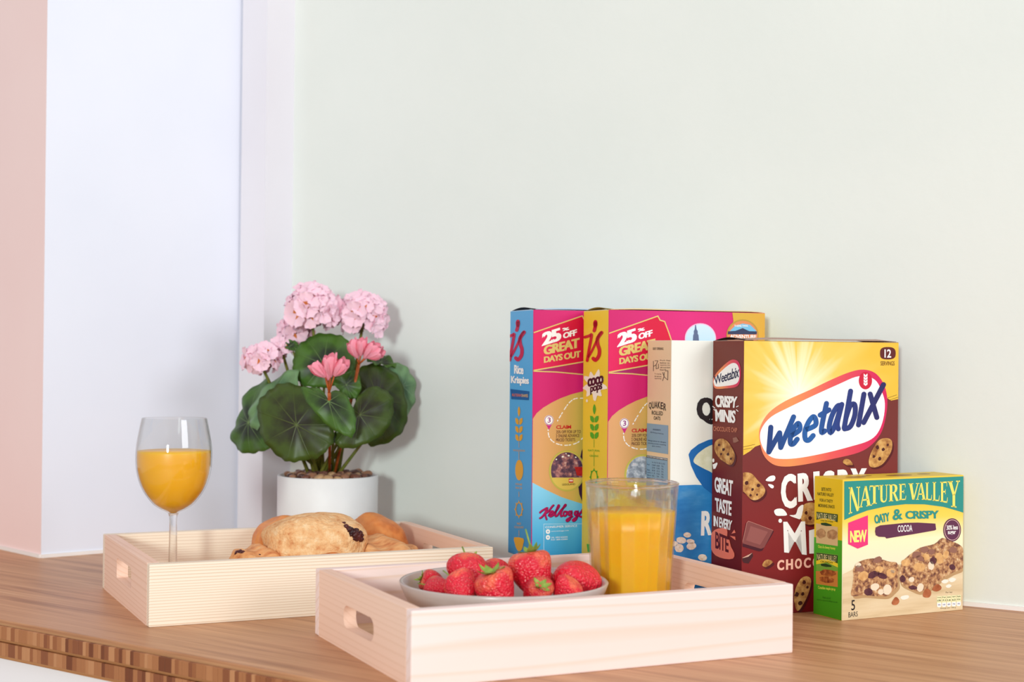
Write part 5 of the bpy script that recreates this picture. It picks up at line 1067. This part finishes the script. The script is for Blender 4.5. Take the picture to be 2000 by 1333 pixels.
for q in FL:
    for mt in (pet_m, eye_m, ped_m): q.materials.append(mt)
def head(cx, cy, rx, rz, Y, n, fs_, zmin=-0.45):
    c = at_y(*LC(cx, cy), Y)-P0; base = Vector((0.3*c.x, 0.004, PH)); sx, sz = rx*kc*PY/F, rz*kc*PY/F
    hd = obj('flower_head', tube_me('flower_head', [base, base.lerp(c, 0.5)+Vector((0, .01, 0)), c-Vector((0, 0, sz*0.4)), c], [0.0024, 0.002, 0.0018, 0.003], 7), STM, plant)
    g = (1+5**0.5)/2
    for k in range(n):
        z = 1-(1-zmin)*(k+0.5)/n; r = math.sqrt(max(0, 1-z*z)); a = 2*math.pi*k/g+random.uniform(-.25, .25)
        d = Vector((r*math.cos(a), r*math.sin(a), z))
        pos = c+Vector((d.x*sx*0.82, d.y*sx*0.8, d.z*sz*0.82))
        o = bpy.data.objects.new('floret', FL[k % 4]); COL.objects.link(o); o.parent = hd; o.location = pos
        dd = Vector((d.x, d.y-0.25, d.z)).normalized(); o.rotation_mode = 'QUATERNION'; o.rotation_quaternion = dd.to_track_quat('Z', 'Y') @ Matrix.Rotation(random.random()*6, 3, 'Z').to_quaternion()
        s = fs_*random.uniform(.85, 1.15); o.scale = (s, s, s)
        obj('flower_stalk', tube_me('flower_stalk', [c-Vector((0, 0, sz*0.35)), pos-dd*s*0.8], 0.0008, 5), ped_m, hd)
head(585, 215, 165, 160, PY-0.005, 34, 0.0155)
head(905, 255, 150, 145, PY+0.012, 30, 0.0150)
head(480, 350, 95, 85, PY+0.02, 14, 0.014)
head(260, 530, 110, 85, PY-0.02, 16, 0.0135, -0.6)
head(395, 465, 75, 50, PY+0.0, 8, 0.011, -0.4)
# half-open buds
def bud_me(seed):
    rnd = random.Random(seed); vs, fs, mi = [], [], []
    for k in range(5):
        a = 2*math.pi*k/5; d = Vector((math.cos(a), math.sin(a), 0)); p = Vector((-d.y, d.x, 0)); b = len(vs)
        for s, wdt, rr in ((0, .10, .10), (.25, .26, .26), (.5, .36, .34), (.75, .34, .38), (.92, .2, .40), (1.0, .05, .40)):
            for t_ in (-1, -.5, 0, .5, 1): vs.append(d*(rr-0.10*t_*t_) + p*wdt*t_ + Vector((0, 0, s*1.25*(1+0.1*math.sin(seed+k)))))
        for i in range(5):
            for j in range(4): fs.append([b+i*5+j, b+i*5+j+1, b+(i+1)*5+j+1, b+(i+1)*5+j]); mi.append(0)
    return mesh('bud', vs, fs, True, mi)
BU = [bud_me(s) for s in (1, 2, 3)]
for q in BU: q.materials.append(pet_d)
def buds(cx, cy, Y, items):
    c = at_y(*LC(cx, cy), Y)-P0; base = Vector((0.2*c.x, -0.004, PH))
    mid = base.lerp(c, 0.6)+Vector((0, 0.004, 0))
    hd = obj('bud_cluster', tube_me('bud_cluster', [base, mid, c], [0.0018, 0.0017, 0.0020], 7), ped_m, plant)
    for k, (bx, by, dx, dz, s) in enumerate(items):
        q = at_y(*LC(bx, by), Y-0.002*k)-P0; d = Vector((dx, -0.25, dz)).normalized()
        obj('bud_stalk', tube_me('bud_stalk', [c, q], 0.0010, 5), ped_m, hd)
        o = bpy.data.objects.new('bud', BU[k % 3]); COL.objects.link(o); o.parent = hd; o.location = q; o.rotation_mode = 'QUATERNION'; o.rotation_quaternion = d.to_track_quat('Z', 'Y'); o.scale = (s, s, s)
buds(692, 740, PY-0.092, [(685, 660, -0.05, 1, 0.0155), (700, 640, 0.0, 1, 0.021), (668, 640, -0.75, 0.8, 0.0175), (725, 632, 0.65, 0.8, 0.0175)])
buds(880, 560, PY-0.05, [(872, 520, -0.35, 1, 0.0175), (892, 505, 0.1, 1, 0.0165), (915, 520, 0.75, 0.8, 0.019), (930, 515, 1, 0.35, 0.0165)])
